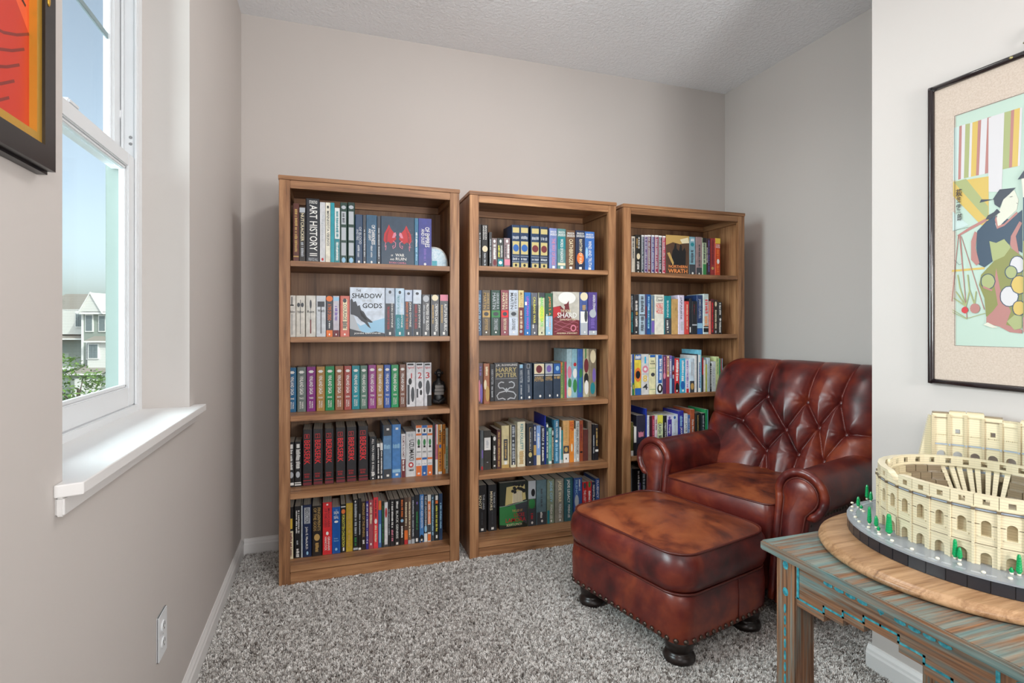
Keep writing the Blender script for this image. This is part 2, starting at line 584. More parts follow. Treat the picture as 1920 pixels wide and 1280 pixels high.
BOOKS = [
(0,0,2640,1.452,[
 (-156,-131,265,(92,42,30),'D:g:.1:.85;B:g:.9:.92'),
 (-130,-104,247,(42,38,34),'B:s:.0:.09;V:NUTCRACKER:c:.1:.62;D:s:.64:.9'),
 (-103,-43,291,(30,34,42),'H:STOKSTAD:w:.03:.08:.25:.85;V:ART HISTORY II:w:.1:.9:.28:.85;H:PRENTICE HALL:s:.93:.98:.2:.9'),
 (-42,-18,278,(205,207,210),'V:Sapiens:s:.2:.65;E:r:.92:.97:.3:.7'),
 (-17,4,278,(226,222,205),'E:k:.05:.1:.3:.7;V:MINNESOTA VIKINGS:d:.14:.72;'),
 (5,22,279,(20,150,165),''),
 (23,46,257,(222,228,226),'B:t:.56:1;D:t:.06:.54;D:w:.62:.95'),
 (48,78,284,(30,62,52),'E:s:.05:.11:.15:.85;B:s:.15:.36:.15:.85;B:s:.41:.62:.15:.85;B:s:.66:.87:.15:.85;E:l:.9:.99:.2:.8;D:d:.18:.33:.3:.7'),
 (80,113,287,(28,58,50),'E:s:.05:.11:.15:.85;B:s:.15:.36:.15:.85;B:s:.41:.62:.15:.85;B:s:.66:.87:.15:.85;E:l:.9:.99:.2:.8'),
 (114,149,232,(48,72,102),'V:OF BLOOD:s:.25:.6:.5:.85;V:AND FIRE:s:.3:.52:.15:.45;D:s:.62:.86:.3:.6;E:w:.93:.98:.35:.65'),
 (150,164,232,(72,76,84),'D:s:.3:.86;E:w:.94:.98:.2:.8'),
 (165,213,233,(46,88,118),'V:OF DARKNESS:w:.2:.6:.5:.85;V:AND LIGHT:w:.28:.52:.2:.45;D:s:.62:.86:.4:.6;E:w:.93:.98:.4:.6'),
 (215,231,231,(66,70,80),'D:s:.25:.6;D:s:.63:.88;E:w:.94:.98:.3:.7'),
 (232,390,233,(46,66,86),'F:ruin'),
 (392,410,232,(58,116,148),'D:w:.3:.6;D:l:.62:.9'),
 (411,475,233,(62,66,142),'V:OF EMPIRES:w:.18:.6:.5:.85;V:AND DUST:w:.22:.55:.2:.45;D:v:.63:.88:.4:.6;E:w:.93:.98:.4:.6'),
]),
(0,1,2630,1.111,[
 (-175,-145,187,(208,204,196),'B:k:.03:.25:.42:.55;B:k:.22:.25:.25:.75;H:Malice:k:.36:.42:.1:.9;B:d:.45:.95:.46:.52'),
 (-144,-105,187,(204,200,190),'E:d:.17:.28:.12:.45;E:d:.17:.28:.55:.88;B:d:.1:.93:.47:.53;H:Valour:k:.36:.42:.12:.88'),
 (-103,-59,188,(206,204,196),'E:d:.1:.32:.4:.6;B:m:.58:.92:.44:.56;B:d:.3:.6:.48:.52;H:Ruin:k:.36:.42:.15:.85'),
 (-57,-16,188,(196,202,208),'B:d:.14:.27:.12:.88;B:d:.27:.92:.45:.55;H:Wrath:k:.33:.4:.12:.88'),
 (-15,15,188,(50,56,66),'E:o:.0:.14:.0:1;V:A TIME OF DREAD:o:.2:.6;D:w:.62:.8:.4:.6;B:o:.84:1;E:w:.92:.97:.4:.6'),
 (16,43,188,(196,192,202),'B:l:.03:.12;D:v:.25:.6;B:m:.84:1;E:w:.92:.97:.4:.6'),
 (46,89,189,(202,104,88),'B:c:.08:.84:.3:.75;E:d:.06:.17:.3:.7;V:COURAGE:d:.2:.6:.35:.7;D:d:.63:.8;E:w:.92:.97:.4:.6'),
 (90,249,230,(202,214,228),'F:shadow'),
 (251,296,230,(182,196,212),'E:d:.05:.12:.35:.65;B:d:.32:1;V:JOHN GWYNNE:w:.3:.82:.58:.82;V:THE SHADOW OF THE GODS:r:.38:.86:.2:.45;B:w:.91:.97:.4:.6'),
 (298,342,230,(184,208,226),'E:d:.05:.12:.35:.65;B:t:.55:1;V:JOHN GWYNNE:w:.3:.82:.58:.82;V:THE FURY OF THE GODS:t:.15:.55:.2:.45;V:GODS:l:.62:.84:.2:.45;B:w:.91:.97:.4:.6'),
 (343,380,223,(186,200,220),'E:d:.05:.11:.3:.7;B:d:.25:1;V:JOHN GWYNNE:w:.26:.8:.55:.85;V:SHADOW OF THE GODS:o:.26:.85:.15:.45;B:w:.91:.97:.4:.6'),
 (382,424,224,(196,208,220),'E:d:.05:.11:.3:.7;B:d:.3:1;V:JOHN GWYNNE:w:.32:.82:.6:.85;V:HUNGER OF THE GODS:r:.32:.84:.2:.5;B:w:.91:.97:.4:.6'),
 (426,465,202,(56,60,66),'E:s:.02:.18:.1:.9;V:PROMISE OF BLOOD:w:.22:.86:.5:.85;D:s:.25:.7:.15:.35;B:w:.9:.97:.35:.6'),
 (469,510,202,(58,60,64),'E:c:.0:.15:.1:.9;V:CRIMSON CAMPAIGN:w:.22:.88:.5:.85;D:g:.25:.7:.15:.35;B:w:.9:.97:.35:.6'),
 (513,556,203,(58,62,66),'B:p:.0:.15;V:AUTUMN REPUBLIC:w:.22:.88:.5:.85;D:g:.25:.7:.15:.35;B:w:.9:.97:.35:.6'),
]),
(0,2,2720,0.758,[
 (-182,-147,208,(28,98,140),'B:w:.08:.14:.3:.7;B:w:.1:.12:.2:.8;V:VINLAND SAGA:w:.2:.62:.3:.72;H:ONE:w:.68:.72:.25:.75;V:MAKOTO:w:.77:.93:.28:.46;V:YUKIMURA:w:.77:.93:.54:.72'),
 (-144,-104,209,(104,116,112),'B:w:.08:.14:.3:.7;B:w:.1:.12:.2:.8;V:VINLAND SAGA:w:.2:.62:.3:.72;H:TWO:w:.68:.72:.25:.75;V:MAKOTO:w:.77:.93:.28:.46;V:YUKIMURA:w:.77:.93:.54:.72'),
 (-101,-62,210,(128,30,122),'B:w:.08:.14:.3:.7;B:w:.1:.12:.2:.8;V:VINLAND SAGA:w:.2:.62:.3:.72;H:THREE:w:.68:.72:.25:.75;V:MAKOTO:w:.77:.93:.28:.46;V:YUKIMURA:w:.77:.93:.54:.72'),
 (-59,-20,210,(168,128,62),'B:w:.08:.14:.3:.7;B:w:.1:.12:.2:.8;V:VINLAND SAGA:w:.2:.62:.3:.72;H:FOUR:w:.68:.72:.25:.75;V:MAKOTO:w:.77:.93:.28:.46;V:YUKIMURA:w:.77:.93:.54:.72'),
 (-18,22,210,(0,132,76),'B:w:.08:.14:.3:.7;B:w:.1:.12:.2:.8;V:VINLAND SAGA:w:.2:.62:.3:.72;H:FIVE:w:.68:.72:.25:.75;V:MAKOTO:w:.77:.93:.28:.46;V:YUKIMURA:w:.77:.93:.54:.72'),
 (25,64,210,(152,102,68),'B:w:.08:.14:.3:.7;B:w:.1:.12:.2:.8;V:VINLAND SAGA:w:.2:.62:.3:.72;H:SIX:w:.68:.72:.25:.75;V:MAKOTO:w:.77:.93:.28:.46;V:YUKIMURA:w:.77:.93:.54:.72'),
 (66,101,210,(164,74,68),'B:w:.08:.14:.3:.7;B:w:.1:.12:.2:.8;V:VINLAND SAGA:w:.2:.62:.3:.72;H:SEVEN:w:.68:.72:.25:.75;V:MAKOTO:w:.77:.93:.28:.46;V:YUKIMURA:w:.77:.93:.54:.72'),
 (103,139,210,(0,136,148),'B:w:.08:.14:.3:.7;B:w:.1:.12:.2:.8;V:VINLAND SAGA:w:.2:.62:.3:.72;H:EIGHT:w:.68:.72:.25:.75;V:MAKOTO:w:.77:.93:.28:.46;V:YUKIMURA:w:.77:.93:.54:.72'),
 (141,176,210,(86,122,108),'B:w:.08:.14:.3:.7;B:w:.1:.12:.2:.8;V:VINLAND SAGA:w:.2:.62:.3:.72;H:NINE:w:.68:.72:.25:.75;V:MAKOTO:w:.77:.93:.28:.46;V:YUKIMURA:w:.77:.93:.54:.72'),
 (178,217,212,(144,54,130),'B:w:.08:.14:.3:.7;B:w:.1:.12:.2:.8;V:VINLAND SAGA:w:.2:.62:.3:.72;H:TEN:w:.68:.72:.25:.75;V:MAKOTO:w:.77:.93:.28:.46;V:YUKIMURA:w:.77:.93:.54:.72'),
 (218,252,211,(170,132,76),'B:w:.08:.14:.3:.7;B:w:.1:.12:.2:.8;V:VINLAND SAGA:w:.2:.62:.3:.72;H:ELEVEN:w:.68:.72:.25:.75;V:MAKOTO:w:.77:.93:.28:.46;V:YUKIMURA:w:.77:.93:.54:.72'),
 (253,287,211,(42,84,164),'B:w:.08:.14:.3:.7;B:w:.1:.12:.2:.8;V:VINLAND SAGA:w:.2:.62:.3:.72;H:TWELVE:w:.68:.72:.25:.75;V:MAKOTO:w:.77:.93:.28:.46;V:YUKIMURA:w:.77:.93:.54:.72'),
 (289,325,210,(0,142,82),'B:w:.08:.14:.3:.7;B:w:.1:.12:.2:.8;V:VINLAND SAGA:w:.2:.62:.3:.72;H:THIRTEEN:w:.68:.72:.25:.75;V:MAKOTO:w:.77:.93:.28:.46;V:YUKIMURA:w:.77:.93:.54:.72'),
 (328,361,211,(118,78,62),'B:w:.08:.14:.3:.7;B:w:.1:.12:.2:.8;V:VINLAND SAGA:w:.2:.62:.3:.72;H:FOURTEEN:w:.68:.72:.25:.75;V:MAKOTO:w:.77:.93:.28:.46;V:YUKIMURA:w:.77:.93:.54:.72'),
 (363,408,219,(216,218,222),'B:k:.02:.06:.1:.8;H:Vagabond:r:.08:.15:.1:.85;H:1:r:.24:.36:.5:.62;E:k:.35:.5:.2:.6;B:d:.5:.95:.1:.35;E:d:.55:.9:.5:.9'),
 (409,450,218,(214,216,221),'B:k:.02:.06:.1:.8;H:Vagabond:r:.08:.15:.1:.85;H:2:r:.22:.36:.25:.75;E:d:.42:.6:.3:.8;B:d:.6:.8:.1:.3;E:k:.62:.75:.5:.8'),
 (451,489,217,(210,213,219),'B:k:.02:.06:.1:.8;H:Vagabond:r:.08:.15:.1:.85;H:3:r:.22:.36:.2:.75;E:d:.4:.75:.2:.8;B:k:.75:1:.4:1'),
]),
(0,3,2715,0.41,[
 (-180,-156,210,(34,34,36),'B:w:.05:.15:.3:.8;D:w:.17:.62:.1:.8;E:s:.66:.8:.1:.9;B:w:.9:.96'),
 (-155,-124,210,(34,34,36),'B:w:.05:.14:.3:.75;D:w:.17:.6:.2:.85;E:s:.66:.8:.2:.8;B:w:.9:.92;B:w:.94:.97'),
 (-119,-77,264,(42,40,44),'B:r:.08:.16:.18:.72;B:k:.09:.15:.23:.67;H:1:r:.095:.145:.35:.55;V:BERSERK:R:.19:.62:.15:.78;H:KENTARO:r:.78:.81:.15:.75;H:MIURA:r:.82:.86:.2:.7;B:r:.9:.91;B:m:.94:.99'),
 (-72,-30,263,(42,40,44),'B:r:.08:.16:.18:.72;B:k:.09:.15:.23:.67;H:2:r:.095:.145:.35:.55;V:BERSERK:R:.19:.62:.15:.78;H:KENTARO:r:.78:.81:.15:.75;H:MIURA:r:.82:.86:.2:.7;B:r:.9:.91;B:m:.94:.99'),
 (-22,20,263,(42,40,44),'B:r:.08:.16:.18:.72;B:k:.09:.15:.23:.67;H:3:r:.095:.145:.35:.55;V:BERSERK:R:.19:.62:.15:.78;H:KENTARO:r:.78:.81:.15:.75;H:MIURA:r:.82:.86:.2:.7;B:r:.9:.91;B:m:.94:.99'),
 (30,72,265,(42,40,44),'B:r:.08:.16:.18:.72;B:k:.09:.15:.23:.67;H:4:r:.095:.145:.35:.55;V:BERSERK:R:.19:.62:.15:.78;H:KENTARO:r:.78:.81:.15:.75;H:MIURA:r:.82:.86:.2:.7;B:r:.9:.91;B:m:.94:.99'),
 (79,123,265,(42,40,44),'B:r:.08:.16:.18:.72;B:k:.09:.15:.23:.67;H:5:r:.095:.145:.35:.55;V:BERSERK:R:.19:.62:.15:.78;H:KENTARO:r:.78:.81:.15:.75;H:MIURA:r:.82:.86:.2:.7;B:r:.9:.91;B:m:.94:.99'),
 (132,179,266,(42,40,44),'B:r:.08:.16:.18:.72;B:k:.09:.15:.23:.67;H:6:r:.095:.145:.35:.55;V:BERSERK:R:.19:.62:.15:.78;H:KENTARO:r:.78:.81:.15:.75;H:MIURA:r:.82:.86:.2:.7;B:r:.9:.91;B:m:.94:.99'),
 (184,219,211,(36,40,46),'V:ALL YOU NEED IS KILL:w:.05:.8:.35:.65;D:w:.81:.93;B:w:.95:.98:.4:.6'),
 (220,234,179,(44,44,48),'B:w:.02:.12;D:w:.15:.85;B:w:.9:.97:.3:.8'),
 (235,248,178,(60,60,62),'B:w:.0:.2;D:w:.22:.85;B:w:.9:.97:.3:.8'),
 (249,291,264,(96,140,184),'B:d:.0:.2;B:w:.06:.1:.4:.7;D:l:.36:.45:.1:.9;B:d:.82:1;B:w:.92:.96:.4:.7'),
 (292,336,264,(76,134,198),'B:w:.06:.1:.4:.7;D:l:.36:.45:.1:.9;B:l:.84:.9;B:w:.92:.96:.4:.7'),
 (337,358,215,(228,228,230),'B:m:.58:1;V:FULLMETAL ALCHEMIST:m:.05:.55;D:w:.6:.85'),
 (360,408,224,(212,214,216),'E:s:.04:.12:.2:.45;E:s:.04:.12:.5:.75;V:UZUMAKI:k:.18:.64:.35:.85;E:r:.68:.8:.25:.8;E:w:.71:.77:.38:.67;D:d:.83:.88:.3:.8'),
 (409,438,253,(230,230,230),'B:o:.0:.05;E:k:.07:.14:.3:.7;B:o:.16:.2;E:n:.27:.4:.25:.75;B:k:.4:.44:.3:.7;H:SERIES:d:.51:.54:.15:.85;B:o:.64:.68;D:s:.74:.78:.1:.9;B:o:.8:1;E:w:.93:.97:.3:.7'),
 (439,465,252,(230,230,230),'B:b:.0:.05;E:k:.07:.14:.3:.7;B:b:.16:.2;E:n:.27:.4:.25:.75;B:k:.4:.44:.3:.7;H:SERIES:d:.51:.54:.15:.85;B:b:.64:.68;D:s:.74:.78:.1:.9;B:b:.8:1;E:w:.93:.97:.3:.7'),
 (467,493,250,(230,230,230),'B:o:.0:.05;E:k:.07:.14:.3:.7;B:o:.16:.2;E:n:.27:.4:.25:.75;B:k:.4:.44:.3:.7;H:SERIES:d:.51:.54:.15:.85;B:o:.64:.68;D:s:.74:.78:.1:.9;B:o:.8:1;E:w:.93:.97:.3:.7'),
 (494,506,262,(26,26,30),''),
 (507,520,252,(200,120,140),'B:w:.0:.4:.5:1;B:w:.7:1'),
 (522,542,251,(214,142,48),'B:c:.0:.15:.6:1;D:k:.12:.36;E:b:.4:.48:.2:.8;D:m:.55:.9;B:w:.95:1'),
 (544,559,251,(216,140,54),'D:k:.1:.4;B:c:.6:.9:.6:1'),
 (560,574,230,(206,214,200),'D:n:.4:.9'),
]),
(0,4,2685,0.088,[
 (-178,-157,238,(36,34,34),'B:y:.22:.42:.2:.8;B:c:.46:1;D:m:.5:.95'),
 (-153,-125,239,(28,28,30),'D:w:.08:.52:.2:.45;D:w:.08:.52:.55:.8;D:s:.66:.74:.3:.6;D:w:.82:.98'),
 (-124,-118,240,(196,208,214),''),
 (-117,-79,242,(22,40,78),'B:s:.05:.36:.15:.85;V:ABDUCTION:d:.06:.35:.25:.75;V:John E. Mack,M.D.:w:.42:.86:.25:.6;E:l:.89:.96:.4:.65'),
 (-77,-33,233,(34,28,26),'V:FINGERPRINTS:g:.04:.5:.55:.85;V:OF THE GODS:g:.04:.5:.15:.45;E:g:.56:.7:.2:.8;D:g:.74:.92:.3:.7'),
 (-30,11,245,(216,46,52),'B:w:.03:.06:.4:.6;V:MAGICIANS:m:.12:.48:.55:.8;V:OF THE GODS:m:.12:.48:.2:.45;E:w:.56:.63:.35:.65;V:GRAHAM:w:.66:.92:.55:.8;V:HANCOCK:w:.66:.92:.2:.45'),
 (12,49,218,(18,86,166),'H:THE:l:.05:.08:.4:.65;H:SIGN:w:.09:.15:.2:.8;H:AND:l:.16:.18:.4:.6;H:SEAL:w:.19:.25:.2:.8;E:w:.29:.34:.25:.75;H:Graham:l:.66:.69:.2:.7;H:Hancock:l:.71:.74:.2:.8;E:l:.88:.94:.35:.65'),
 (51,74,227,(30,32,30),'B:w:.04:.06;E:o:.1:.2:.1:.9;V:FORGOTTEN CIVILIZATION:Y:.22:.88;B:w:.9:.97:.4:.7'),
 (75,105,230,(186,156,44),'V:IN THE SKY:g:.04:.52;E:g:.55:.62:.3:.7;D:g:.66:.9:.3:.6'),
 (107,130,244,(28,28,30),'E:w:.02:.06:.3:.6;D:s:.08:.7;D:n:.74:.9;B:s:.94:.98'),
 (131,144,248,(30,28,28),'D:s:.3:.7;B:w:.95:.99'),
 (145,165,232,(46,36,32),'V:MESSAGE OF THE SPHINX:g:.04:.74;D:w:.8:.9'),
 (166,178,231,(54,44,136),'D:w:.05:.9'),
 (179,200,235,(166,78,88),'E:w:.05:.1:.3:.6;D:c:.14:.5;E:w:.88:.93:.3:.7'),
 (201,223,246,(224,62,72),'D:m:.05:.4;E:w:.42:.52:.2:.8;D:c:.55:.9'),
 (224,239,227,(70,110,170),'B:o:.0:.2;B:l:.5:.9:.3:.8'),
 (240,252,223,(34,44,38),'D:n:.1:.9'),
 (253,269,216,(222,222,224),'E:r:.12:.35:.2:.8;B:d:.95:1'),
 (270,280,228,(40,40,42),'D:s:.2:.75'),
 (281,300,227,(30,28,32),'D:w:.05:.6;D:p:.65:.9'),
 (301,327,226,(28,28,30),'D:w:.05:.2:.3:.7;V:BLACK GENESIS:w:.25:.85:.3:.7;B:w:.93:.98:.3:.7'),
 (328,347,229,(48,30,26),'D:o:.04:.4;E:l:.45:.52:.1:.9;D:w:.6:.85'),
 (348,366,229,(92,70,58),'D:c:.1:.6;B:o:.7:.9;B:r:.9:1'),
 (367,382,230,(120,98,82),'D:c:.1:.85;B:s:.92:1'),
 (383,399,231,(52,54,60),'D:s:.08:.85;B:s:.9:1'),
 (400,421,238,(36,40,48),'E:v:.14:.2:.3:.7;D:n:.35:.72;B:w:.9:.97:.2:.7'),
 (423,444,237,(70,128,190),'V:THE ANCIENT ALIEN QUESTION:w:.03:.7;E:k:.84:1:.0:1;B:w:.93:.97:.3:.7'),
 (445,462,235,(40,44,60),'V:THE LOST CIVILIZATION ENIGMA:w:.03:.7;E:l:.65:.8:.1:.9;B:w:.82:1'),
 (463,479,233,(222,222,216),'B:o:.14:.62;D:w:.2:.6;B:d:.64:.8;B:o:.84:.98'),
 (480,497,231,(50,66,78),'D:l:.05:.88'),
 (498,518,230,(34,38,34),'B:w:.02:.12:.2:.8;B:o:.13:.2:.2:.8;D:Y:.24:.8;B:w:.88:.95:.3:.7'),
 (520,538,232,(30,58,92),'D:l:.2:.75'),
]),
(1,0,2640,1.46,[
 (713,727,213,(40,34,30),'D:s:.2:.8'),
 (728,763,212,(32,32,34),'V:BRANDON:w:.02:.35:.55:.8;V:SANDERSON:w:.02:.35:.2:.45;E:c:.5:.65:.1:.95;D:s:.68:.97:.35:.65'),
 (769,783,177,(58,58,60),'D:s:.2:.9'),
 (784,811,147,(128,112,112),'E:w:.05:.16:.25:.7;D:w:.22:.72;E:m:.74:.95:.2:.9'),
 (813,845,149,(56,62,62),'E:w:.05:.16:.35:.7;D:Y:.25:.65:.1:.4;V:SANDERSON:w:.25:.65:.55:.85;B:t:.72:.96;E:w:.78:.9:.2:.8'),
 (848,882,151,(142,120,124),'E:w:.05:.16:.3:.65;D:w:.22:.68:.5:.85;D:d:.25:.66:.1:.35;B:p:.72:.92'),
 (891,935,222,(24,52,86),'B:G:.06:.18:.08:.92;D:s:.25:.33:.1:.9;B:G:.38:.42:.05:.95;B:G:.42:.68:.08:.92;E:b:.45:.62:.12:.88;B:s:.72:.73;D:s:.76:.82:.1:.9;B:s:.85:.86;B:G:.88:.99:.1:.9;E:k:.9:.97:.35:.65'),
 (936,984,223,(24,50,84),'B:G:.06:.18:.08:.92;D:s:.25:.33:.1:.9;B:G:.38:.68:.08:.92;E:b:.45:.62:.12:.88;B:s:.72:.73;D:s:.76:.82:.1:.9;B:s:.85:.86;B:G:.88:.99:.1:.9;E:k:.9:.97:.35:.65'),
 (995,1044,222,(26,54,88),'B:G:.06:.18:.08:.92;D:s:.25:.33:.1:.9;B:G:.38:.68:.08:.92;E:m:.45:.62:.12:.88;B:s:.72:.73;D:s:.76:.82:.1:.9;B:s:.85:.86;B:G:.88:.99:.1:.9;E:k:.9:.97:.35:.65'),
 (1046,1092,221,(26,46,74),'B:G:.06:.18:.08:.92;D:s:.25:.33:.1:.9;B:G:.38:.68:.08:.92;E:m:.45:.62:.12:.88;B:s:.72:.73;D:s:.76:.82:.1:.9;B:s:.85:.86;B:G:.88:.99:.1:.9;E:k:.9:.97:.35:.65'),
 (1099,1143,216,(120,136,188),'H:BRANDON:w:.06:.11:.12:.88;H:SANDERSON:w:.12:.18:.05:.95;V:THE WAY OF KINGS:p:.25:.9:.3:.75;B:w:.92:.98:.35:.7'),
 (1145,1193,216,(92,140,140),'B:t:.2:.5;H:BRANDON:w:.06:.11:.12:.88;H:SANDERSON:w:.12:.18:.05:.95;V:WORDS OF RADIANCE:w:.25:.82:.35:.7;B:c:.84:.9;B:w:.92:.98:.35:.7'),
 (1196,1250,211,(110,80,58),'H:BRANDON:w:.05:.1:.12:.88;H:SANDERSON:w:.11:.17:.05:.95;V:OATHBRINGER:c:.22:.88:.3:.75;B:w:.92:.98:.35:.65'),
 (1252,1306,213,(40,50,78),'H:BRANDON:w:.05:.1:.12:.88;H:SANDERSON:w:.11:.17:.05:.95;E:o:.55:.85:.1:.9;V:RHYTHM OF WAR:c:.22:.86:.35:.7;B:w:.92:.98:.35:.65'),
 (1307,1364,210,(62,112,184),'H:BRANDON:w:.05:.1:.12:.88;H:SANDERSON:w:.11:.17:.05:.95;V:WIND AND TRUTH:w:.24:.9:.35:.7;E:l:.4:.7:.05:.3;B:w:.92:.98:.35:.65'),
]),
(1,1,2630,1.112,[
 (701,727,228,(34,72,112),'V:FIRE AND BLOOD:l:.1:.9;'),
 (729,773,229,(86,72,52),'V:GEORGE R R:g:.06:.42:.58:.85;V:MARTIN:g:.06:.42:.15:.48;B:g:.45:.6;E:d:.48:.57:.2:.8;V:GAME OF THRONES:g:.63:.88:.3:.7;E:w:.91:.95:.4:.6'),
 (776,827,230,(28,64,52),'V:GEORGE R R:s:.06:.42:.58:.85;V:MARTIN:s:.06:.42:.15:.48;B:n:.45:.6;E:d:.48:.57:.2:.8;V:STORM OF SWORDS:s:.63:.88:.3:.7;E:w:.91:.95:.4:.6'),
 (828,869,231,(138,66,76),'V:GEORGE R R:c:.06:.42:.58:.85;V:MARTIN:c:.06:.42:.15:.48;B:R:.45:.6;E:d:.48:.57:.2:.8;V:FEAST FOR CROWS:c:.63:.88:.3:.7;E:w:.91:.95:.4:.6'),
 (871,921,232,(196,206,220),'V:GEORGE R R:d:.06:.42:.58:.85;V:MARTIN:d:.06:.42:.15:.48;B:s:.45:.6;E:d:.48:.57:.2:.8;V:CLASH OF KINGS:d:.63:.88:.3:.7;E:w:.91:.95:.4:.6'),
 (923,952,232,(212,196,140),'V:MARTIN:g:.05:.35;B:m:.38:1;D:c:.45:.85;E:s:.88:.95:.2:.7'),
 (955,991,222,(30,112,184),'V:LEVIATHAN WAKES:M:.1:.86:.35:.7;B:w:.22:.3:.1:.4;E:w:.92:.97:.4:.6'),
 (993,1031,221,(96,98,108),'B:d:.3:.75;V:CALIBANS WAR:Y:.1:.72:.3:.65;D:w:.75:.85:.2:.4;E:w:.92:.97:.4:.6'),
 (1034,1070,222,(208,206,172),'B:d:.0:.12;E:Y:.3:.7:.1:.9;V:ABADDONS GATE:N:.1:.8:.3:.7;E:k:.92:.97:.4:.6'),
 (1072,1114,220,(48,92,68),'B:l:.55:1;V:JAMES S. A. COREY:O:.08:.88:.4:.75;D:w:.5:.8:.1:.3;E:w:.92:.97:.4:.6'),
 (1116,1269,229,(196,192,180),'F:bone'),
 (1273,1320,229,(70,90,150),'E:c:.0:.2:.0:1;B:w:.45:.72;E:d:.4:.7:.55:.95;B:s:.72:1;D:g:.3:.42;E:w:.91:.96:.5:.7'),
 (1322,1374,230,(88,70,140),'V:ANDREA STEWART:w:.06:.44:.5:.8;E:s:.4:.6:.1:.9;D:v:.62:.85;B:s:.9:1;E:w:.91:.96:.5:.7'),
]),
(1,2,2720,0.765,[
 (713,739,205,(88,64,74),'D:v:.08:.3:.3:.7;E:p:.4:.95:.05:.5;E:v:.5:.98:.4:.95',2650),
 (741,775,204,(158,98,66),'D:c:.08:.3:.3:.7;E:c:.4:.65:.05:.5;E:g:.55:.95:.3:.95',2650),
 (797,820,195,(34,38,44),'V:HARRY POTTER:s:.14:.55;D:s:.6:.9:.3:.7'),
 (821,953,200,(66,68,72),'F:potter'),
 (956,985,189,(52,70,90),'B:l:.0:.1:.2:.8;V:HARRY POTTER:s:.16:.52;D:s:.58:.85:.35:.65;E:w:.9:.97:.4:.7'),
 (987,1035,195,(48,64,84),'B:s:.02:.14:.3:.7;B:d:.03:.13:.35:.65;V:HARRY POTTER:s:.18:.52:.4:.65;V:J K ROWLING:s:.58:.8:.4:.65;E:w:.9:.97:.5:.75'),
 (1041,1104,195,(46,62,80),'B:c:.02:.3;E:m:.06:.28:.2:.8;B:w:.33:.35;H:HARRY:g:.37:.44:.1:.9;H:POTTER:g:.44:.51:.05:.95;E:w:.88:.95:.5:.7'),
 (1106,1154,194,(46,60,78),'B:s:.02:.3;E:v:.06:.26:.2:.8;B:w:.33:.35;H:HARRY:g:.37:.43:.1:.9;H:POTTER:g:.43:.49:.05:.95;E:w:.88:.95:.5:.7'),
 (1156,1199,193,(46,62,82),'B:b:.02:.3;E:l:.08:.22:.3:.8;B:w:.33:.35;D:g:.36:.45:.1:.9;E:w:.88:.95:.45:.65'),
 (1200,1215,196,(150,160,96),'B:o:.0:.3:.0:.5;D:n:.1:.9'),
 (1216,1236,198,(176,70,96),'B:n:.0:1:.0:.3'),
 (1237,1268,268,(170,200,208),'E:p:.35:.6:.1:.9;E:n:.6:.8:.2:.9;E:c:.78:.98:.1:.9'),
 (1269,1301,268,(140,186,200),'E:r:.28:.36:.2:.8;E:w:.4:.6:.1:.9;E:n:.62:.9:.1:.9'),
 (1302,1335,267,(48,94,172),'E:n:.4:.6:.3:.9;B:t:.6:.9:.2:.7'),
 (1336,1373,268,(186,180,150),'E:m:.2:.5:.1:.9;E:k:.5:.75:.1:.9;E:w:.65:.95:.2:.9;B:n:.0:.2:.3:.5'),
 (1374,1419,267,(136,124,104),'E:c:.02:.3:.1:.9;E:v:.4:.7:.4:.9;E:t:.7:.95:.1:.8;B:k:.0:1:.94:1'),
]),
(1,3,2690,0.418,[
 (734,753,205,(96,104,106),'B:d:.0:1:.0:.3;B:v:.5:.7:.5:.9;E:r:.9:1:.3:.9'),
 (754,793,202,(58,56,52),'B:w:.18:.5:.05:.95;D:s:.25:.45:.3:.7;B:s:.8:.82:.4:.6'),
 (800,824,172,(44,44,40),'E:w:.02:.15:.2:.8;D:w:.3:.75;B:w:.88:.93:.3:.7'),
 (825,848,202,(84,48,54),'D:g:.06:.95'),
 (851,894,221,(210,196,150),'B:d:.32:.82:.25:.78;D:g:.36:.78:.4:.65;B:w:.84:.92:.35:.7;B:g:.92:1'),
 (900,932,222,(218,210,180),'B:d:.0:.94:.1:.85;D:s:.04:.3;E:s:.35:.4:.3:.6;D:s:.44:.84;B:w:.88:.94:.4:.6'),
 (938,983,237,(222,216,190),'V:KEN FOLLETT:t:.05:.62:.35:.72;D:g:.65:.95:.2:.8'),
 (989,1028,226,(40,44,48),'B:g:.1:.65:.4:.7;B:d:.11:.64:.45;D:s:.2:.6:.5:.65;E:G:.68:.8:.3:.8;B:w:.9:.93:.4:.6'),
 (1029,1045,217,(48,60,98),'D:w:.05:.4;B:g:.5:.75'),
 (1046,1070,211,(134,168,222),'B:c:.75:1;D:w:.2:.6'),
 (1071,1093,202,(40,48,66),'V:BEOWULF:w:.04:.38;E:s:.42:.48:.2:.8;D:w:.53:.9'),
 (1094,1100,262,(28,48,158),''),
 (1101,1114,220,(46,88,98),'E:w:.02:.1:.1:.9;D:w:.2:.85'),
 (1115,1133,195,(130,190,176),'D:t:.1:.9;B:w:.92:.98'),
 (1134,1146,190,(62,62,56),'E:w:.05:.2:.2:.8;D:c:.25:.9'),
 (1148,1179,236,(56,120,152),'V:NEIL OLIVER:w:.04:.42:.35:.7;E:w:.46:.52:.2:.7;D:l:.55:.95'),
 (1180,1189,194,(220,222,224),'B:l:.6:.9'),
 (1190,1200,177,(30,136,146),'B:w:.9:1:.2:.6'),
 (1201,1237,228,(214,166,108),'B:d:.6:.78;E:g:.63:.75:.2:.8;B:w:.79:1;D:g:.1:.55:.3:.7;E:k:.88:.93:.4:.6'),
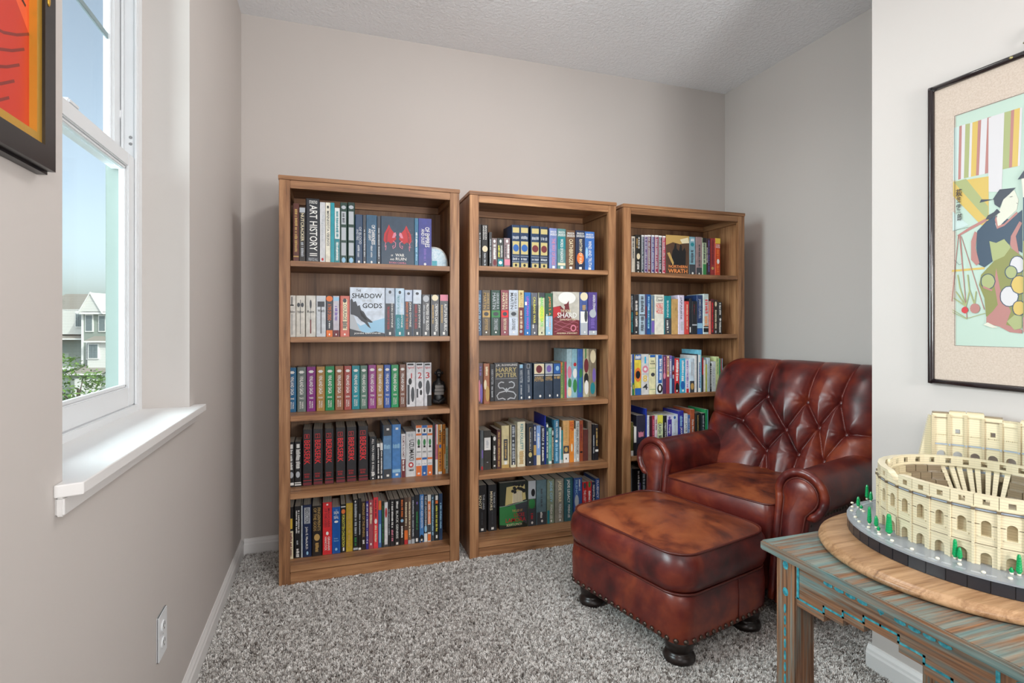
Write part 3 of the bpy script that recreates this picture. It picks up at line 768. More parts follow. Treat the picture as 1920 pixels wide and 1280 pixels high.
 (1238,1264,227,(222,136,52),'D:r:.03:.24:.15:.45;D:r:.03:.24:.55:.85;E:c:.55:.75:.3:.7'),
 (1265,1276,180,(224,222,214),'D:l:.1:.9'),
 (1277,1298,222,(190,192,186),'V:THE HERBAL APOTHECARY:d:.04:.82:.15:.75;E:w:.9:.97:.3:.7'),
 (1299,1321,224,(146,72,44),'E:k:.75:.8:.1:.9;D:m:.1:.5'),
 (1322,1351,173,(92,48,44),''),
 (1352,1373,215,(122,104,90),''),
 (1378,1391,198,(28,30,38),'D:s:.3:.8'),
 (1393,1413,195,(32,30,36),'D:g:.1:.6;B:w:.7:.76'),
]),
(1,4,2730,0.083,[
 (734,780,245,(32,30,32),'V:THE LIARS:s:.2:.52:.55:.78;V:KNOT:c:.22:.5:.1:.42;D:d:.58:.85:.4:.55;B:w:.92:.97:.35:.65'),
 (789,837,242,(40,42,46),'V:THE MASK OF:s:.16:.5:.6:.8;V:MIRRORS:c:.14:.55:.2:.5;D:d:.58:.85:.4:.55;B:w:.92:.97:.35:.65'),
 (852,1008,245,(36,44,38),'F:lamora'),
 (1011,1058,243,(72,86,72),'B:s:.0:.4;E:k:.18:.35:.4:.9;E:n:.4:.62:.1:.9;B:d:.62:1;D:r:.72:.85:.35:.65;E:w:.9:.96:.4:.65'),
 (1061,1121,242,(96,122,130),'D:d:.2:.6:.4:.6;B:d:.72:1;D:w:.72:.86:.35:.6;E:w:.89:.95:.45:.65'),
 (1124,1168,240,(132,144,122),'V:JADE CITY:l:.04:.52:.25:.7;V:FONDA LEE:w:.58:.9:.4:.7;B:t:.7:1:.0:.3;B:w:.92:.97:.45:.65'),
 (1171,1223,239,(138,134,122),'V:JADE WAR:c:.04:.54:.25:.7;V:FONDA LEE:w:.58:.9:.4:.7;B:w:.92:.97:.45:.65'),
 (1226,1279,239,(48,96,104),'V:JADE LEGACY:w:.04:.58:.25:.65;V:FONDA LEE:w:.62:.92:.4:.65'),
 (1282,1334,234,(56,84,146),'D:w:.04:.3:.6:.8;V:SILENCE:l:.04:.45:.2:.45;E:s:.4:.7:.1:.6'),
 (1336,1363,207,(196,44,48),'E:d:.02:.18:.2:.8;V:THE LOST WAR:w:.22:.7'),
 (1365,1392,207,(206,58,58),'E:n:.0:.16:.2:.8;D:w:.25:.7'),
 (1393,1416,202,(34,48,82),'V:NIGHTBLADE:w:.08:.6'),
 (1418,1443,218,(58,92,158),'V:FLUENCY:w:.05:.5'),
]),
(2,0,2660,1.457,[
 (1591,1604,207,(110,24,34),''),
 (1606,1629,206,(214,206,190),'D:d:.05:.6'),
 (1631,1666,216,(38,38,34),'D:w:.06:.36:.5:.8;D:g:.1:.34:.15:.4;E:c:.48:.64:.2:.85;D:w:.7:.9;B:w:.95:1:.4:.6'),
 (1668,1686,216,(44,66,74),'B:w:.0:.04;D:s:.05:.9:.25:.75;B:w:.0:1:.0:.12;B:w:.95:1:.3:.6'),
 (1687,1708,217,(92,58,120),'B:w:.0:.04;D:s:.05:.9:.25:.75;B:w:.0:1:.0:.12;B:w:.95:1:.3:.6'),
 (1709,1732,219,(120,62,60),'B:w:.0:.04;D:s:.05:.9:.25:.75;B:w:.0:1:.0:.12;B:w:.95:1:.3:.6'),
 (1733,1754,219,(70,64,124),'B:w:.0:.04;D:s:.05:.9:.25:.75;B:w:.0:1:.0:.12;B:w:.95:1:.3:.6'),
 (1756,1780,220,(150,48,78),'B:w:.0:.04;D:s:.05:.9:.25:.75;B:w:.0:1:.0:.12;B:w:.95:1:.3:.6'),
 (1782,1805,219,(52,60,64),'B:w:.0:.04;D:s:.05:.9:.25:.75;B:w:.0:1:.0:.12;B:w:.95:1:.3:.6'),
 (1806,1827,218,(186,44,70),'B:w:.0:.04;D:s:.05:.9:.25:.75;B:w:.0:1:.0:.12;B:w:.95:1:.3:.6'),
 (1829,1987,226,(84,60,44),'F:north'),
 (1990,2034,224,(128,170,184),'D:w:.04:.12;E:t:.15:.25:.2:.8;D:d:.35:.7;B:d:.72:1;E:w:.92:.98:.4:.7'),
 (2037,2078,225,(152,126,126),'D:d:.2:.85:.4:.7;B:d:.8:1;E:w:.93:.98:.4:.6'),
 (2080,2109,222,(172,190,150),'B:k:.0:.13;B:n:.7:1;D:d:.15:.66;B:w:.14:1:.0:.12'),
 (2110,2136,220,(56,34,44),'V:EVAN WINTER:w:.25:.66:.0:.3;D:v:.05:.9:.5:.8'),
 (2139,2170,223,(152,46,46),'D:m:.05:.7;E:g:.76:.84:.2:.8'),
 (2171,2210,224,(206,70,34),'B:y:.0:.14;H:EVAN:w:.16:.2:.15:.85;H:WINTER:w:.21:.26:.1:.9;D:o:.3:.9;E:w:.55:.68:.3:.8'),
]),
(2,1,2650,1.112,[
 (1578,1615,226,(40,46,50),'V:KEN FOLLETT:s:.05:.4:.5:.8;D:t:.45:.95:.5:.85'),
 (1617,1647,223,(52,52,56),'D:w:.15:.4;E:g:.42:.52:.3:.8;D:w:.55:.8;B:w:.92:.96:.3:.6'),
 (1649,1687,226,(176,200,216),'D:d:.05:.45:.2:.8;B:d:.5:.53;D:d:.55:.92:.2:.8'),
 (1688,1697,227,(72,70,110),'B:m:.3:.6'),
 (1698,1725,226,(30,84,146),'D:l:.05:.4;B:l:.3:.85:.25:.6;D:t:.4:.8'),
 (1727,1748,221,(108,130,146),'B:c:.6:.64;B:g:.1:.6:.1:.25;B:v:.66:.95'),
 (1750,1813,226,(224,222,208),'H:James:d:.04:.09:.15:.85;H:Clavell:d:.1:.17:.12:.85;B:r:.21:.22:.12:.88;H:NOBLE:R:.23:.34:.14:.86;B:r:.35:.36:.12:.88;H:HOUSE:R:.37:.48:.14:.86'),
 (1814,1861,220,(26,132,140),'B:d:.58:1;V:SHOGUN:w:.12:.55:.35:.6;D:w:.64:.88:.3:.6;E:c:.92:.96:.4:.6'),
 (1863,1905,203,(196,158,100),'V:JAMES:g:.06:.5:.5:.85;V:CLAVELL:g:.06:.5:.15:.45'),
 (1906,1948,226,(214,204,224),'V:JAPANESE:d:.05:.62:.25:.6;D:s:.68:.9:.4:.8'),
 (1950,1982,191,(206,66,62),'D:c:.1:.85:.4:.65'),
 (1983,1998,208,(30,32,40),'B:w:.8:.95:.0:.5'),
 (1999,2036,192,(34,36,42),'D:m:.1:.4:.3:.6;B:s:.7:.74'),
 (2037,2078,229,(38,62,108),'V:JAMES CLAVELL:s:.1:.6:.2:.7;B:l:.72:.85;B:b:.86:1'),
 (2079,2118,236,(202,216,214),'B:k:.85:.95;D:R:.14:.5:.3:.85;D:O:.55:.8:.2:.85;B:d:.8:.83'),
 (2119,2134,194,(232,140,122),''),
 (2135,2156,207,(88,38,44),'D:R:.1:.95'),
 (2157,2182,203,(62,48,44),'E:c:.05:.2:.2:.8;D:c:.3:.85;B:s:.9:.97:.3:.7'),
 (2184,2211,190,(40,36,36),'D:w:.03:.4;E:w:.5:.6:.3:.8;D:w:.62:.95'),
]),
(2,2,2630,0.776,[
 (1577,1591,226,(222,224,222),'D:t:.2:.8'),
 (1592,1605,227,(46,84,156),'B:n:.7:1;B:y:.75:.85:.3:.7'),
 (1606,1649,225,(226,206,74),'B:b:.0:.13;D:w:.02:.11:.1:.9;E:o:.32:.68:.0:1;E:k:.4:.6:.15:.85;B:b:.83:1'),
 (1650,1698,226,(206,206,204),'H:1:L:.06:.23:.4:.62;E:p:.28:.46:.12:.9;E:w:.33:.41:.3:.7;H:8:y:.52:.68:.2:.75;H:4:d:.73:.88:.15:.85;B:s:.48:.5'),
 (1700,1744,221,(224,220,176),'B:b:.0:.06:.1:.9;H:HARUKI:d:.14:.18:.25:.75;H:MURAKAMI:d:.2:.24:.15:.85;B:n:.33:.34;E:d:.45:.55:.25:.85;B:n:.87:.88'),
 (1748,1789,220,(206,214,220),'B:b:.0:.72:.2:.85;D:w:.1:.65:.4:.8;E:k:.74:.98:.05:.95;E:w:.78:.92:.3:.7'),
 (1790,1811,218,(84,56,96),'D:p:.05:.6;E:p:.45:.62:.1:.9'),
 (1812,1833,213,(148,58,74),'B:c:.0:.55:.2:.8;D:m:.05:.5;E:g:.4:.5:.2:.8'),
 (1834,1850,215,(150,146,190),'B:v:.0:.1;D:w:.1:.5;B:l:.6:1'),
 (1851,1868,211,(52,62,104),'D:w:.25:.6;B:m:.4:.5'),
 (1870,1903,197,(202,44,50),'D:w:.04:.48:.25:.8;E:k:.7:1:.1:.9;D:w:.5:.66;E:w:.9:.97:.3:.6'),
 (1905,1941,197,(62,170,206),'D:w:.06:.48:.3:.75;D:w:.5:.66;E:b:.66:.9:.1:.9;E:w:.9:.97:.4:.7'),
 (1943,1967,190,(222,214,226),'D:v:.03:.85;B:r:.88:1:.2:.9'),
 (1969,2002,195,(198,216,228),'D:s:.1:.5;B:d:.66:1;E:g:.72:.92:.2:.9'),
 (2003,2018,213,(222,222,222),''),
 (2019,2027,220,(60,60,70),''),
 (2028,2052,245,(120,196,220),'B:w:.12:1:.0:.7;D:b:.3:.9'),
 (2053,2066,199,(52,58,66),'B:r:.0:.5:.3:.9;B:d:.5:1'),
 (2067,2079,186,(224,220,212),''),
 (2080,2091,160,(192,198,90),''),
 (2092,2111,198,(190,206,212),'D:s:.1:.9'),
 (2112,2122,165,(38,38,38),'D:w:.1:.9'),
 (2123,2151,176,(216,222,222),'D:s:.2:.8'),
 (2152,2175,203,(212,222,160),'V:NUTRITION:n:.05:.5'),
 (2176,2187,192,(70,150,100),''),
 (2188,2200,192,(170,70,80),'B:l:.0:1:.6:1'),
]),
(2,3,2630,0.44,[
 (1575,1599,186,(92,88,44),'B:w:.85:1:.2:1'),
 (1600,1617,161,(40,40,46),'B:w:.0:.55'),
 (1618,1676,222,(44,44,62),'D:p:.4:.55:.2:.8;B:k:.7:1'),
 (1677,1687,257,(30,52,150),''),
 (1688,1701,219,(218,220,224),'D:s:.1:.9'),
 (1702,1720,214,(64,32,44),''),
 (1721,1737,215,(158,52,70),'D:p:.1:.9'),
 (1738,1753,214,(214,196,206),'D:m:.1:.4'),
 (1754,1792,216,(208,220,176),'B:Y:.0:.22;V:CRASH:d:.18:.48:.2:.7;D:d:.52:.6'),
 (1793,1815,211,(32,36,38),'V:OBJECTIVE:w:.18:.6'),
 (1817,1853,214,(206,206,226),'B:V:.12:.6:.15:.9;E:v:.04:.12:.3:.7;V:Design:w:.26:.52:.3:.75'),
 (1854,1893,214,(204,214,228),'E:b:.04:.12:.2:.6;V:Programming:s:.16:.52'),
 (1894,1931,232,(50,52,150),'V:JAVA:w:.4:.58:.25:.75;D:l:.12:.38'),
 (1934,1958,215,(218,222,226),'V:JAVA:d:.25:.5;D:s:.05:.2'),
 (1959,1973,207,(70,110,170),'D:w:.1:.8'),
 (1974,2003,238,(176,92,60),'V:Data Mining:w:.25:.6'),
 (2009,2047,214,(44,46,44),'D:g:.06:.5:.4:.6'),
 (2050,2077,212,(42,50,54),'D:s:.06:.5'),
 (2078,2097,232,(48,160,96),'B:l:.0:1:.8:1'),
]),
(2,4,2660,0.088,[
 (1598,1616,272,(36,36,38),'B:s:.0:1:.2:.35'),
 (1617,1666,269,(28,28,30),'D:w:.05:.6:.55:.8;D:v:.3:.6:.75:.95'),
 (1667,1703,263,(32,30,34),'D:s:.1:.6'),
]),
]
# ------------------------------------------------------------------ bookcases
W_D, W_M, W_L = (92, 62, 42), (146, 102, 68), (182, 136, 96)
M_wz = mat('walnut_upright', rough=.42, build=wood_build(W_D, W_M, W_L, 'z'))
M_wx = mat('walnut_lengthwise', rough=.42, build=wood_build(W_D, W_M, W_L, 'x'))
M_wb = mat('walnut_back', rough=.5, build=wood_build((84, 60, 44), (122, 90, 66), (150, 114, 84), 'z', .55))
CW, CH, CD, CY = .8204, 1.83, .352, 2.60
CASES = [(-.214, 2.598, 'left', [1.452, 1.111, .758, .410, .088]),
         (.6556, 2.600, 'middle', [1.460, 1.112, .765, .418, .083]),
         (1.5214, 2.606, 'right', [1.457, 1.112, .776, .440, .088])]
PW, SP = .046, .031
def bookcase(x, y, side, shelves):
    r = empty('bookcase', (x, y, 0))
    tag(r, {'left': 'walnut bookcase nearest the window, leftmost of three', 'middle': 'walnut bookcase in the middle of the three', 'right': 'walnut bookcase in the corner behind the leather armchair'}[side], 'bookcase', 'three matching walnut bookcases')
    def P(name, mt, *a, bv=.0018):
        return MB().bbox(*a, bv).build(name, mt, r)
    for k in (0, 1):
        x0 = 0.002 if not k else CW - .002 - PW
        P('front_post', M_wz, x0, x0 + PW, 0, .022, 0, CH - .019)
        x0 = .004 if not k else CW - SP - .000
        P('side_panel', M_wz, x0 if not k else CW - SP, (SP if not k else CW - .004), .022, CD, 0, CH - .019, bv=.001)
    P('top_cap', M_wx, -.001, CW + .001, -.003, CD + .004, CH - .0185, CH, bv=.002)
    P('top_rail', M_wx, PW + .002, CW - PW - .002, .001, .021, CH - .0545, CH - .0195)
    P('back_panel', M_wb, SP, CW - SP, CD - .012, CD - .004, .02, CH - .02, bv=.0005)
    P('back_cleat', M_wx, SP, CW - SP, CD - .032, CD - .012, CH - .062, CH - .019, bv=.001)
    for k in (0, 1):
        x0 = SP if not k else CW - SP - .016
        P('side_cleat', mat('walnut_depthwise', rough=.42, build=wood_build(W_D, W_M, W_L, 'y')), x0, x0 + .016, .022, CD - .032, CH - .062, CH - .019, bv=.001)
    P('top_panel', M_wx, SP + .016, CW - SP - .016, .022, CD - .032, CH - .030, CH - .0195, bv=.0005)
    for i, z in enumerate(shelves):
        a = SP + .0005
        if i < 4:
            P('shelf', M_wx, a, CW - a, .0225, CD - .013, z - .023, z, bv=.0012)
            P('shelf_lip', M_wx, PW + .0025, CW - PW - .0025, .003, .0225, z - .024, z, bv=.0018)
        else:
            P('shelf', M_wx, a, CW - a, .0225, CD - .013, z - .023, z, bv=.0012)
            P('shelf_lip', M_wx, PW + .0025, CW - PW - .0025, .003, .0225, z - .027, z, bv=.0018)
            P('kick_board', M_wx, PW + .0025, CW - PW - .0025, .0045, .0225, 0, z - .0305, bv=.0022)
    return r
for c in CASES:
    bookcase(*c)

# ------------------------------------------------------------------ books
PAL = {'w': (232, 232, 228), 'k': (22, 22, 24), 'g': (190, 155, 90), 'G': (196, 180, 120), 's': (178, 184, 190), 'r': (186, 40, 46), 'R': (228, 40, 48),
       'o': (226, 116, 50), 'O': (244, 150, 80), 'y': (228, 192, 70), 'Y': (222, 218, 84), 'b': (38, 96, 170), 't': (28, 128, 138), 'n': (52, 130, 70), 'N': (72, 214, 90),
       'p': (214, 130, 150), 'c': (228, 216, 182), 'd': (62, 66, 72), 'm': (112, 38, 46), 'l': (150, 196, 224), 'L': (40, 170, 214), 'v': (120, 98, 176), 'V': (72, 52, 150), 'M': (196, 70, 190)}
NAMES = [('black', (30, 30, 32)), ('charcoal', (58, 58, 62)), ('grey', (125, 125, 125)), ('pale grey', (205, 206, 208)), ('white', (232, 232, 230)), ('cream', (222, 214, 188)),
         ('tan', (196, 160, 108)), ('brown', (104, 74, 54)), ('dark brown', (58, 42, 36)), ('rust', (150, 80, 50)), ('maroon', (96, 36, 46)), ('red', (205, 50, 55)), ('brick red', (160, 70, 68)),
         ('salmon', (226, 140, 122)), ('orange', (220, 134, 54)), ('mustard', (184, 154, 50)), ('yellow', (226, 206, 84)), ('olive', (96, 92, 48)), ('green', (20, 138, 80)), ('dark green', (30, 62, 52)),
         ('sage', (104, 128, 112)), ('mint', (132, 190, 176)), ('teal', (20, 135, 146)), ('sky blue', (128, 186, 216)), ('pale blue', (192, 208, 224)), ('blue', (44, 96, 172)), ('navy', (28, 50, 84)),
         ('slate blue', (60, 84, 112)), ('purple', (120, 50, 124)), ('lilac', (190, 184, 206)), ('pink', (204, 126, 146)), ('rose', (170, 80, 96)), ('indigo', (58, 54, 140))]
def cname(c):
    return min(NAMES, key=lambda n: sum((a - b) ** 2 for a, b in zip(n[1], c)))[0]
ORD = 'first second third fourth fifth sixth seventh eighth ninth tenth eleventh twelfth thirteenth fourteenth fifteenth sixteenth seventeenth eighteenth nineteenth twentieth twenty-first twenty-second twenty-third twenty-fourth twenty-fifth twenty-sixth twenty-seventh twenty-eighth twenty-ninth thirtieth thirty-first thirty-second'.split()
SHELF = ['top', 'second', 'third', 'fourth', 'bottom']
def cover_mat(rgb):
    def f(nt, b):
        v = coords(nt, rnd=True)
        n = noise(nt, v, 45, 3)
        c = ramp(nt, n.outputs[0], [(.25, tuple(x * .9 for x in rgb)), (.75, tuple(min(255, x * 1.05) for x in rgb))])
        nt.links.new(c.outputs[0], b.inputs['Base Color'])
    return mat('cover_%d_%d_%d' % rgb, rough=.38, build=f)
def ink(ch):
    return mat('ink_' + ('upper_' if ch.isupper() else '') + ch.lower(), PAL[ch], .45, build=paint_build(PAL[ch], 300, .0))
def pages_build(nt, b):
    v = coords(nt, (260, 1, 1))
    c = ramp(nt, noise(nt, v, 2, 2).outputs[0], [(.3, (196, 188, 172)), (.7, (226, 220, 206))])
    nt.links.new(c.outputs[0], b.inputs['Base Color'])
M_pages = mat('page_edges', rough=.8, build=pages_build)

class Print:
    """flat print on a spine or cover: collects coloured shapes into one mesh"""
    def __init__(s, w, h, y=-.0004):
        s.m = MB(); s.w = w; s.h = h; s.y = y; s.slots = []
    def slot(s, ch):
        if ch not in s.slots:
            s.slots.append(ch)
        return s.slots.index(ch)
    def X(s, fx): return (fx - .5) * s.w
    def Z(s, fa): return s.h * (1 - fa)
    def lift(s):
        s.y -= .00004
        return s.y
    def quad(s, ch, a, b, x0=0.0, x1=1.0):
        y = s.lift()
        s.m.add([(s.X(x0), y, s.Z(b)), (s.X(x1), y, s.Z(b)), (s.X(x1), y, s.Z(a)), (s.X(x0), y, s.Z(a))], [(0, 1, 2, 3)], s.slot(ch))
    def poly(s, ch, pts):
        y = s.lift()
        s.m.add([(s.X(x), y, s.Z(a)) for x, a in pts], [tuple(range(len(pts)))], s.slot(ch))
    def ell(s, ch, a, b, x0, x1, n=14):
        s.poly(ch, [((x0 + x1) / 2 + (x1 - x0) / 2 * math.cos(2 * PI * i / n), (a + b) / 2 + (b - a) / 2 * math.sin(2 * PI * i / n)) for i in range(n)])
    def stroke(s, ch, pts, wd):
        """polyline band in metres width wd, pts as (x fraction, a fraction)"""
        y = s.lift()
        P = [Vector((s.X(x), s.Z(a))) for x, a in pts]
        vs = []
        for i, p in enumerate(P):
            t = (P[min(i + 1, len(P) - 1)] - P[max(i - 1, 0)])
            t = t.normalized() if t.length else Vector((1, 0))
            q = Vector((-t.y, t.x)) * wd / 2
            vs += [(p.x + q.x, y, p.y + q.y), (p.x - q.x, y, p.y - q.y)]
        s.m.add(vs, [(2 * i, 2 * i + 1, 2 * i + 3, 2 * i + 2) for i in range(len(P) - 1)], s.slot(ch))
    def htext(s, t, ch, a, b, x0, x1):
        y = s.lift()
        vs, fs = text_geo(t)
        X0, X1, Z0, Z1 = s.X(x0), s.X(x1), s.Z(b), s.Z(a)
        s.m.add([(X0 + u * (X1 - X0), y, Z0 + v * (Z1 - Z0)) for u, v in vs], fs, s.slot(ch))
    def vtext(s, t, ch, a, b, x0, x1):
        y = s.lift()
        vs, fs = text_geo(t)
        X0, X1, Z0, Z1 = s.X(x0), s.X(x1), s.Z(b), s.Z(a)
        s.m.add([(X0 + v * (X1 - X0), y, Z1 - u * (Z1 - Z0)) for u, v in vs], fs, s.slot(ch))
    def dashes(s, ch, a, b, x0, x1, rnd):
        """lettering too small to read in the photograph"""
        wide = (x1 - x0) * s.w > (b - a) * s.h
        y = s.lift()
        k = s.slot(ch)
        p = 0.0
        L = (x1 - x0) * s.w if wide else (b - a) * s.h
        while p < L - .001:
            l = rnd.uniform(.0025, .0065)
            q = min(L, p + l)
            i0, i1 = rnd.uniform(0, .12), rnd.uniform(.75, 1)
            if wide:
                xa, xb = s.X(x0) + p, s.X(x0) + q
                za, zb = s.Z(b - (b - a) * i0), s.Z(a + (b - a) * (1 - i1))
            else:
                xa, xb = s.X(x0 + (x1 - x0) * i0), s.X(x0 + (x1 - x0) * i1)
                za, zb = s.Z(a) - q, s.Z(a) - p
            s.m.add([(xa, y, za), (xb, y, za), (xb, y, zb), (xa, y, zb)], [(0, 1, 2, 3)], k)
            p = q + rnd.uniform(.0012, .002) + (.004 if rnd.random() < .15 else 0)
    def build(s, name, parent):
        if not s.m.v:
            return None
        return s.m.build(name, [ink(c) for c in s.slots], parent)

def do_spec(pr, spec, rnd):
    for e in spec.split(';'):
        if not e:
            continue
        p = e.split(':')
        k = p[0]
        if k in 'VH':
            t, ch, a, b = p[1], p[2], float(p[3]), float(p[4])
            x0, x1 = (float(p[5]), float(p[6])) if len(p) > 6 else (.25, .78)
            (pr.vtext if k == 'V' else pr.htext)(t, ch, a, b, x0, x1)
        else:
            ch, a, b = p[1], float(p[2]), float(p[3])
            x0 = float(p[4]) if len(p) > 4 else (0.03 if k == 'B' else .25)
            x1 = float(p[5]) if len(p) > 5 else (.97 if k == 'B' else .75)
            if k == 'B': pr.quad(ch, a, b, x0, x1)
            if k == 'E': pr.ell(ch, a, b, x0, x1)
            if k == 'D': pr.dashes(ch, a, b, x0, x1, rnd)

def cover_u(w, d, h, t=.0018, r=.0025):
    """U shaped cover, spine at y=0, open at the fore edge"""
    hw = w / 2
    r = min(r, hw * .6)
    o = [(-hw, d), (-hw, r)]
    for i in range(1, 4):
        a = PI + PI / 2 * i / 4
        o.append((-hw + r + r * math.cos(a), r + r * math.sin(a)))
    o.append((-hw + r, 0)); o.append((hw - r, 0))
    for i in range(1, 4):
        a = 3 * PI / 2 + PI / 2 * i / 4
        o.append((hw - r + r * math.cos(a), r + r * math.sin(a)))
    o += [(hw, r), (hw, d)]
    t = min(t, hw * .4)
    inn = [(hw - t, d), (hw - t, t + .0005), (-hw + t, t + .0005), (-hw + t, d)]
    return MB().prism(o + inn, 0, h, 0, 'z')

def face_art(kind, p, rnd):
    if kind == 'ruin':
        for sx in (1, -1):
            def q(pts): return [(.5 + sx * (x - .5), a) for x, a in pts]
            p.poly('r', q([(.46, .46), (.40, .34), (.30, .26), (.24, .17), (.18, .26), (.10, .36), (.08, .50), (.14, .56), (.22, .52), (.30, .56), (.38, .52)]))
            p.poly('p', q([(.40, .44), (.46, .38), (.44, .32), (.38, .34), (.33, .44)]))
            for k in range(4):
                p.stroke('m', q([(.26 - .03 * k, .24 + .03 * k), (.2 - .02 * k, .38 + .03 * k), (.18 - .01 * k, .54)]), .0012)
            p.stroke('p', q([(.36, .50), (.44, .54), (.43, .62), (.36, .66), (.35, .61), (.39, .60)]), .0035)
            p.stroke('p', q([(.14, .54), (.12, .64), (.16, .60), (.14, .70)]), .003)
        for k in range(14):
            x, a = rnd.uniform(.72, .95), rnd.uniform(.12, .68)
            p.ell('w', a, a + .008, x, x + .009, 5)
        p.htext('OF', 'w', .785, .82, .30, .36); p.htext('WAR', 'w', .76, .82, .43, .70)
        p.htext('AND', 'w', .865, .90, .27, .40); p.htext('RUIN', 'w', .84, .90, .44, .76)
        p.htext('RYAN CAHILL', 'p', .93, .97, .25, .76)
    if kind == 'shadow':
        p.poly('l', [(.0, .60), (.3, .78), (.6, .70), (1, .62), (1, .92), (0, .92)])
        p.poly('s', [(.0, .55), (.1, .56), (.28, .86), (.5, 1), (0, 1)])
        p.poly('d', [(.0, .84), (.2, .88), (.5, .93), (.75, .90), (1, .94), (1, 1), (0, 1)])
        p.poly('d', [(.02, .26), (.06, .22), (.10, .30), (.17, .28), (.22, .38), (.28, .36), (.32, .46), (.40, .50), (.48, .60), (.58, .66), (.66, .71), (.60, .72), (.50, .70), (.56, .78), (.60, .84), (.52, .80), (.42, .72), (.32, .68), (.22, .60), (.10, .56), (.02, .55)])
        p.poly('k', [(.28, .46), (.40, .56), (.50, .66), (.44, .66), (.32, .58)])
        p.htext('THE', 'd', .04, .09, .18, .32); p.htext('SHADOW', 'k', .12, .22, .06, .92)
        p.htext('OF THE', 's', .25, .29, .34, .62); p.htext('GODS', 'k', .32, .42, .36, .92)
        p.htext('JOHN GWYNNE', 'w', .92, .96, .12, .88)
        for k in range(3): p.quad('s', .49 + .03 * k, .494 + .03 * k, .52, .92)
    if kind == 'potter':
        p.htext('J.K. ROWLING', 'w', .03, .10, .06, .95)
        p.htext('HARRY', 'G', .12, .24, .06, .93); p.htext('POTTER', 'G', .26, .38, .06, .93)
        p.quad('s', .41, .418, .05, .95)
        for sx in (1, -1):
            q = lambda pts: [(.5 + sx * (x - .5), a) for x, a in pts]
            p.stroke('s', q([(.40, .52), (.28, .50), (.18, .54), (.16, .60), (.22, .66), (.36, .66), (.50, .74)]), .006)
            p.stroke('s', q([(.48, .74), (.20, .78), (.10, .86), (.16, .95), (.34, .93), (.46, .97)]), .006)
        p.ell('s', .66, .78, .46, .54)
    if kind == 'bone':
        p.poly('m', [(0, .36), (.28, .32), (.5, .46), (.72, .62), (1, .66), (1, 1), (0, 1)])
        p.ell('w', -.0, .28, .2, .86, 24)
        p.poly('m', [(.42, .46), (.45, .34), (.40, .30), (.52, .27), (.60, .20), (.60, .30), (.64, .46)])
        p.poly('r', [(.02, .36), (.26, .34), (.3, .5), (0, .62)])
        for k in range(5):
            p.stroke('p', [(.05 + .9 * i / 12, .66 + .06 * k + .025 * math.sin(i * .9 + k * 2)) for i in range(13)], .0012)
        p.ell('p', .76, .92, .66, .88); p.ell('m', .79, .89, .70, .84)
        p.htext('THE BONE', 'c', .41, .47, .28, .68); p.htext('SHARD', 'w', .48, .60, .16, .90); p.htext('DAUGHTER', 'c', .62, .66, .26, .86)
        p.htext('ANDREA STEWART', 'c', .94, .975, .14, .92)
    if kind == 'north':
        p.poly('g', [(0, .0), (1, .0), (1, .16), (.6, .22), (.3, .18), (0, .26)])
        p.poly('c', [(.6, .10), (.95, .04), (1, .18), (.7, .2)])
        p.poly('k', [(.2, .8), (.28, .40), (.34, .34), (.38, .22), (.44, .20), (.46, .34), (.56, .40), (.62, .22), (.68, .26), (.70, .40), (.80, .30), (.86, .40), (.84, .8)])
        p.poly('g', [(.05, .46), (.16, .44), (.34, .70), (.30, .78)])
        p.htext('NORTHERN', 'O', .76, .83, .12, .92); p.htext('WRATH', 'O', .86, .96, .1, .92)
    if kind == 'lamora':
        p.poly('G', [(.25, .10), (.9, .06), (.95, .4), (.5, .46), (.2, .5)])
        p.poly('c', [(.48, .22), (.8, .2), (.84, .44), (.46, .46)])
        for k in range(7):
            p.quad('d', .2, .45, .5 + .05 * k, .515 + .05 * k)
        for k in range(16):
            x, a = rnd.uniform(.4, .85), rnd.uniform(-.0, .2)
            p.ell('k', max(.01, a), a + .07, x, x + .12, 8)
        p.poly('n', [(0, .5), (.3, .52), (1, .43), (1, .86), (.5, .95), (0, .9)])
        p.poly('d', [(.55, .5), (1, .44), (1, .95), (.7, .8)])
        p.stroke('s', [(0, .51), (.3, .50), (.7, .46), (1, .43)], .002)
        p.htext('THE LIES OF', 'g', .60, .65, .45, .82); p.htext('LOCKE', 'r', .68, .76, .52, .9); p.htext('LAMORA', 'r', .78, .87, .22, .95)
        p.htext('SCOTT LYNCH', 'c', .90, .95, .25, .8)
FACE = {'ruin': 'dark blue-grey hardback turned cover out, two red winged dragons', 'shadow': 'pale blue book turned cover out, dark dragon head and mountains',
        'potter': 'charcoal book turned cover out, gold title over silver curling serpents', 'bone': 'cover-out book with howling wolf before white moon',
        'north': 'brown book turned cover out, shadowy warriors and orange title', 'lamora': 'dark green book turned cover out, sunlit ruins and red title'}
CASEN = ['left', 'middle', 'right']

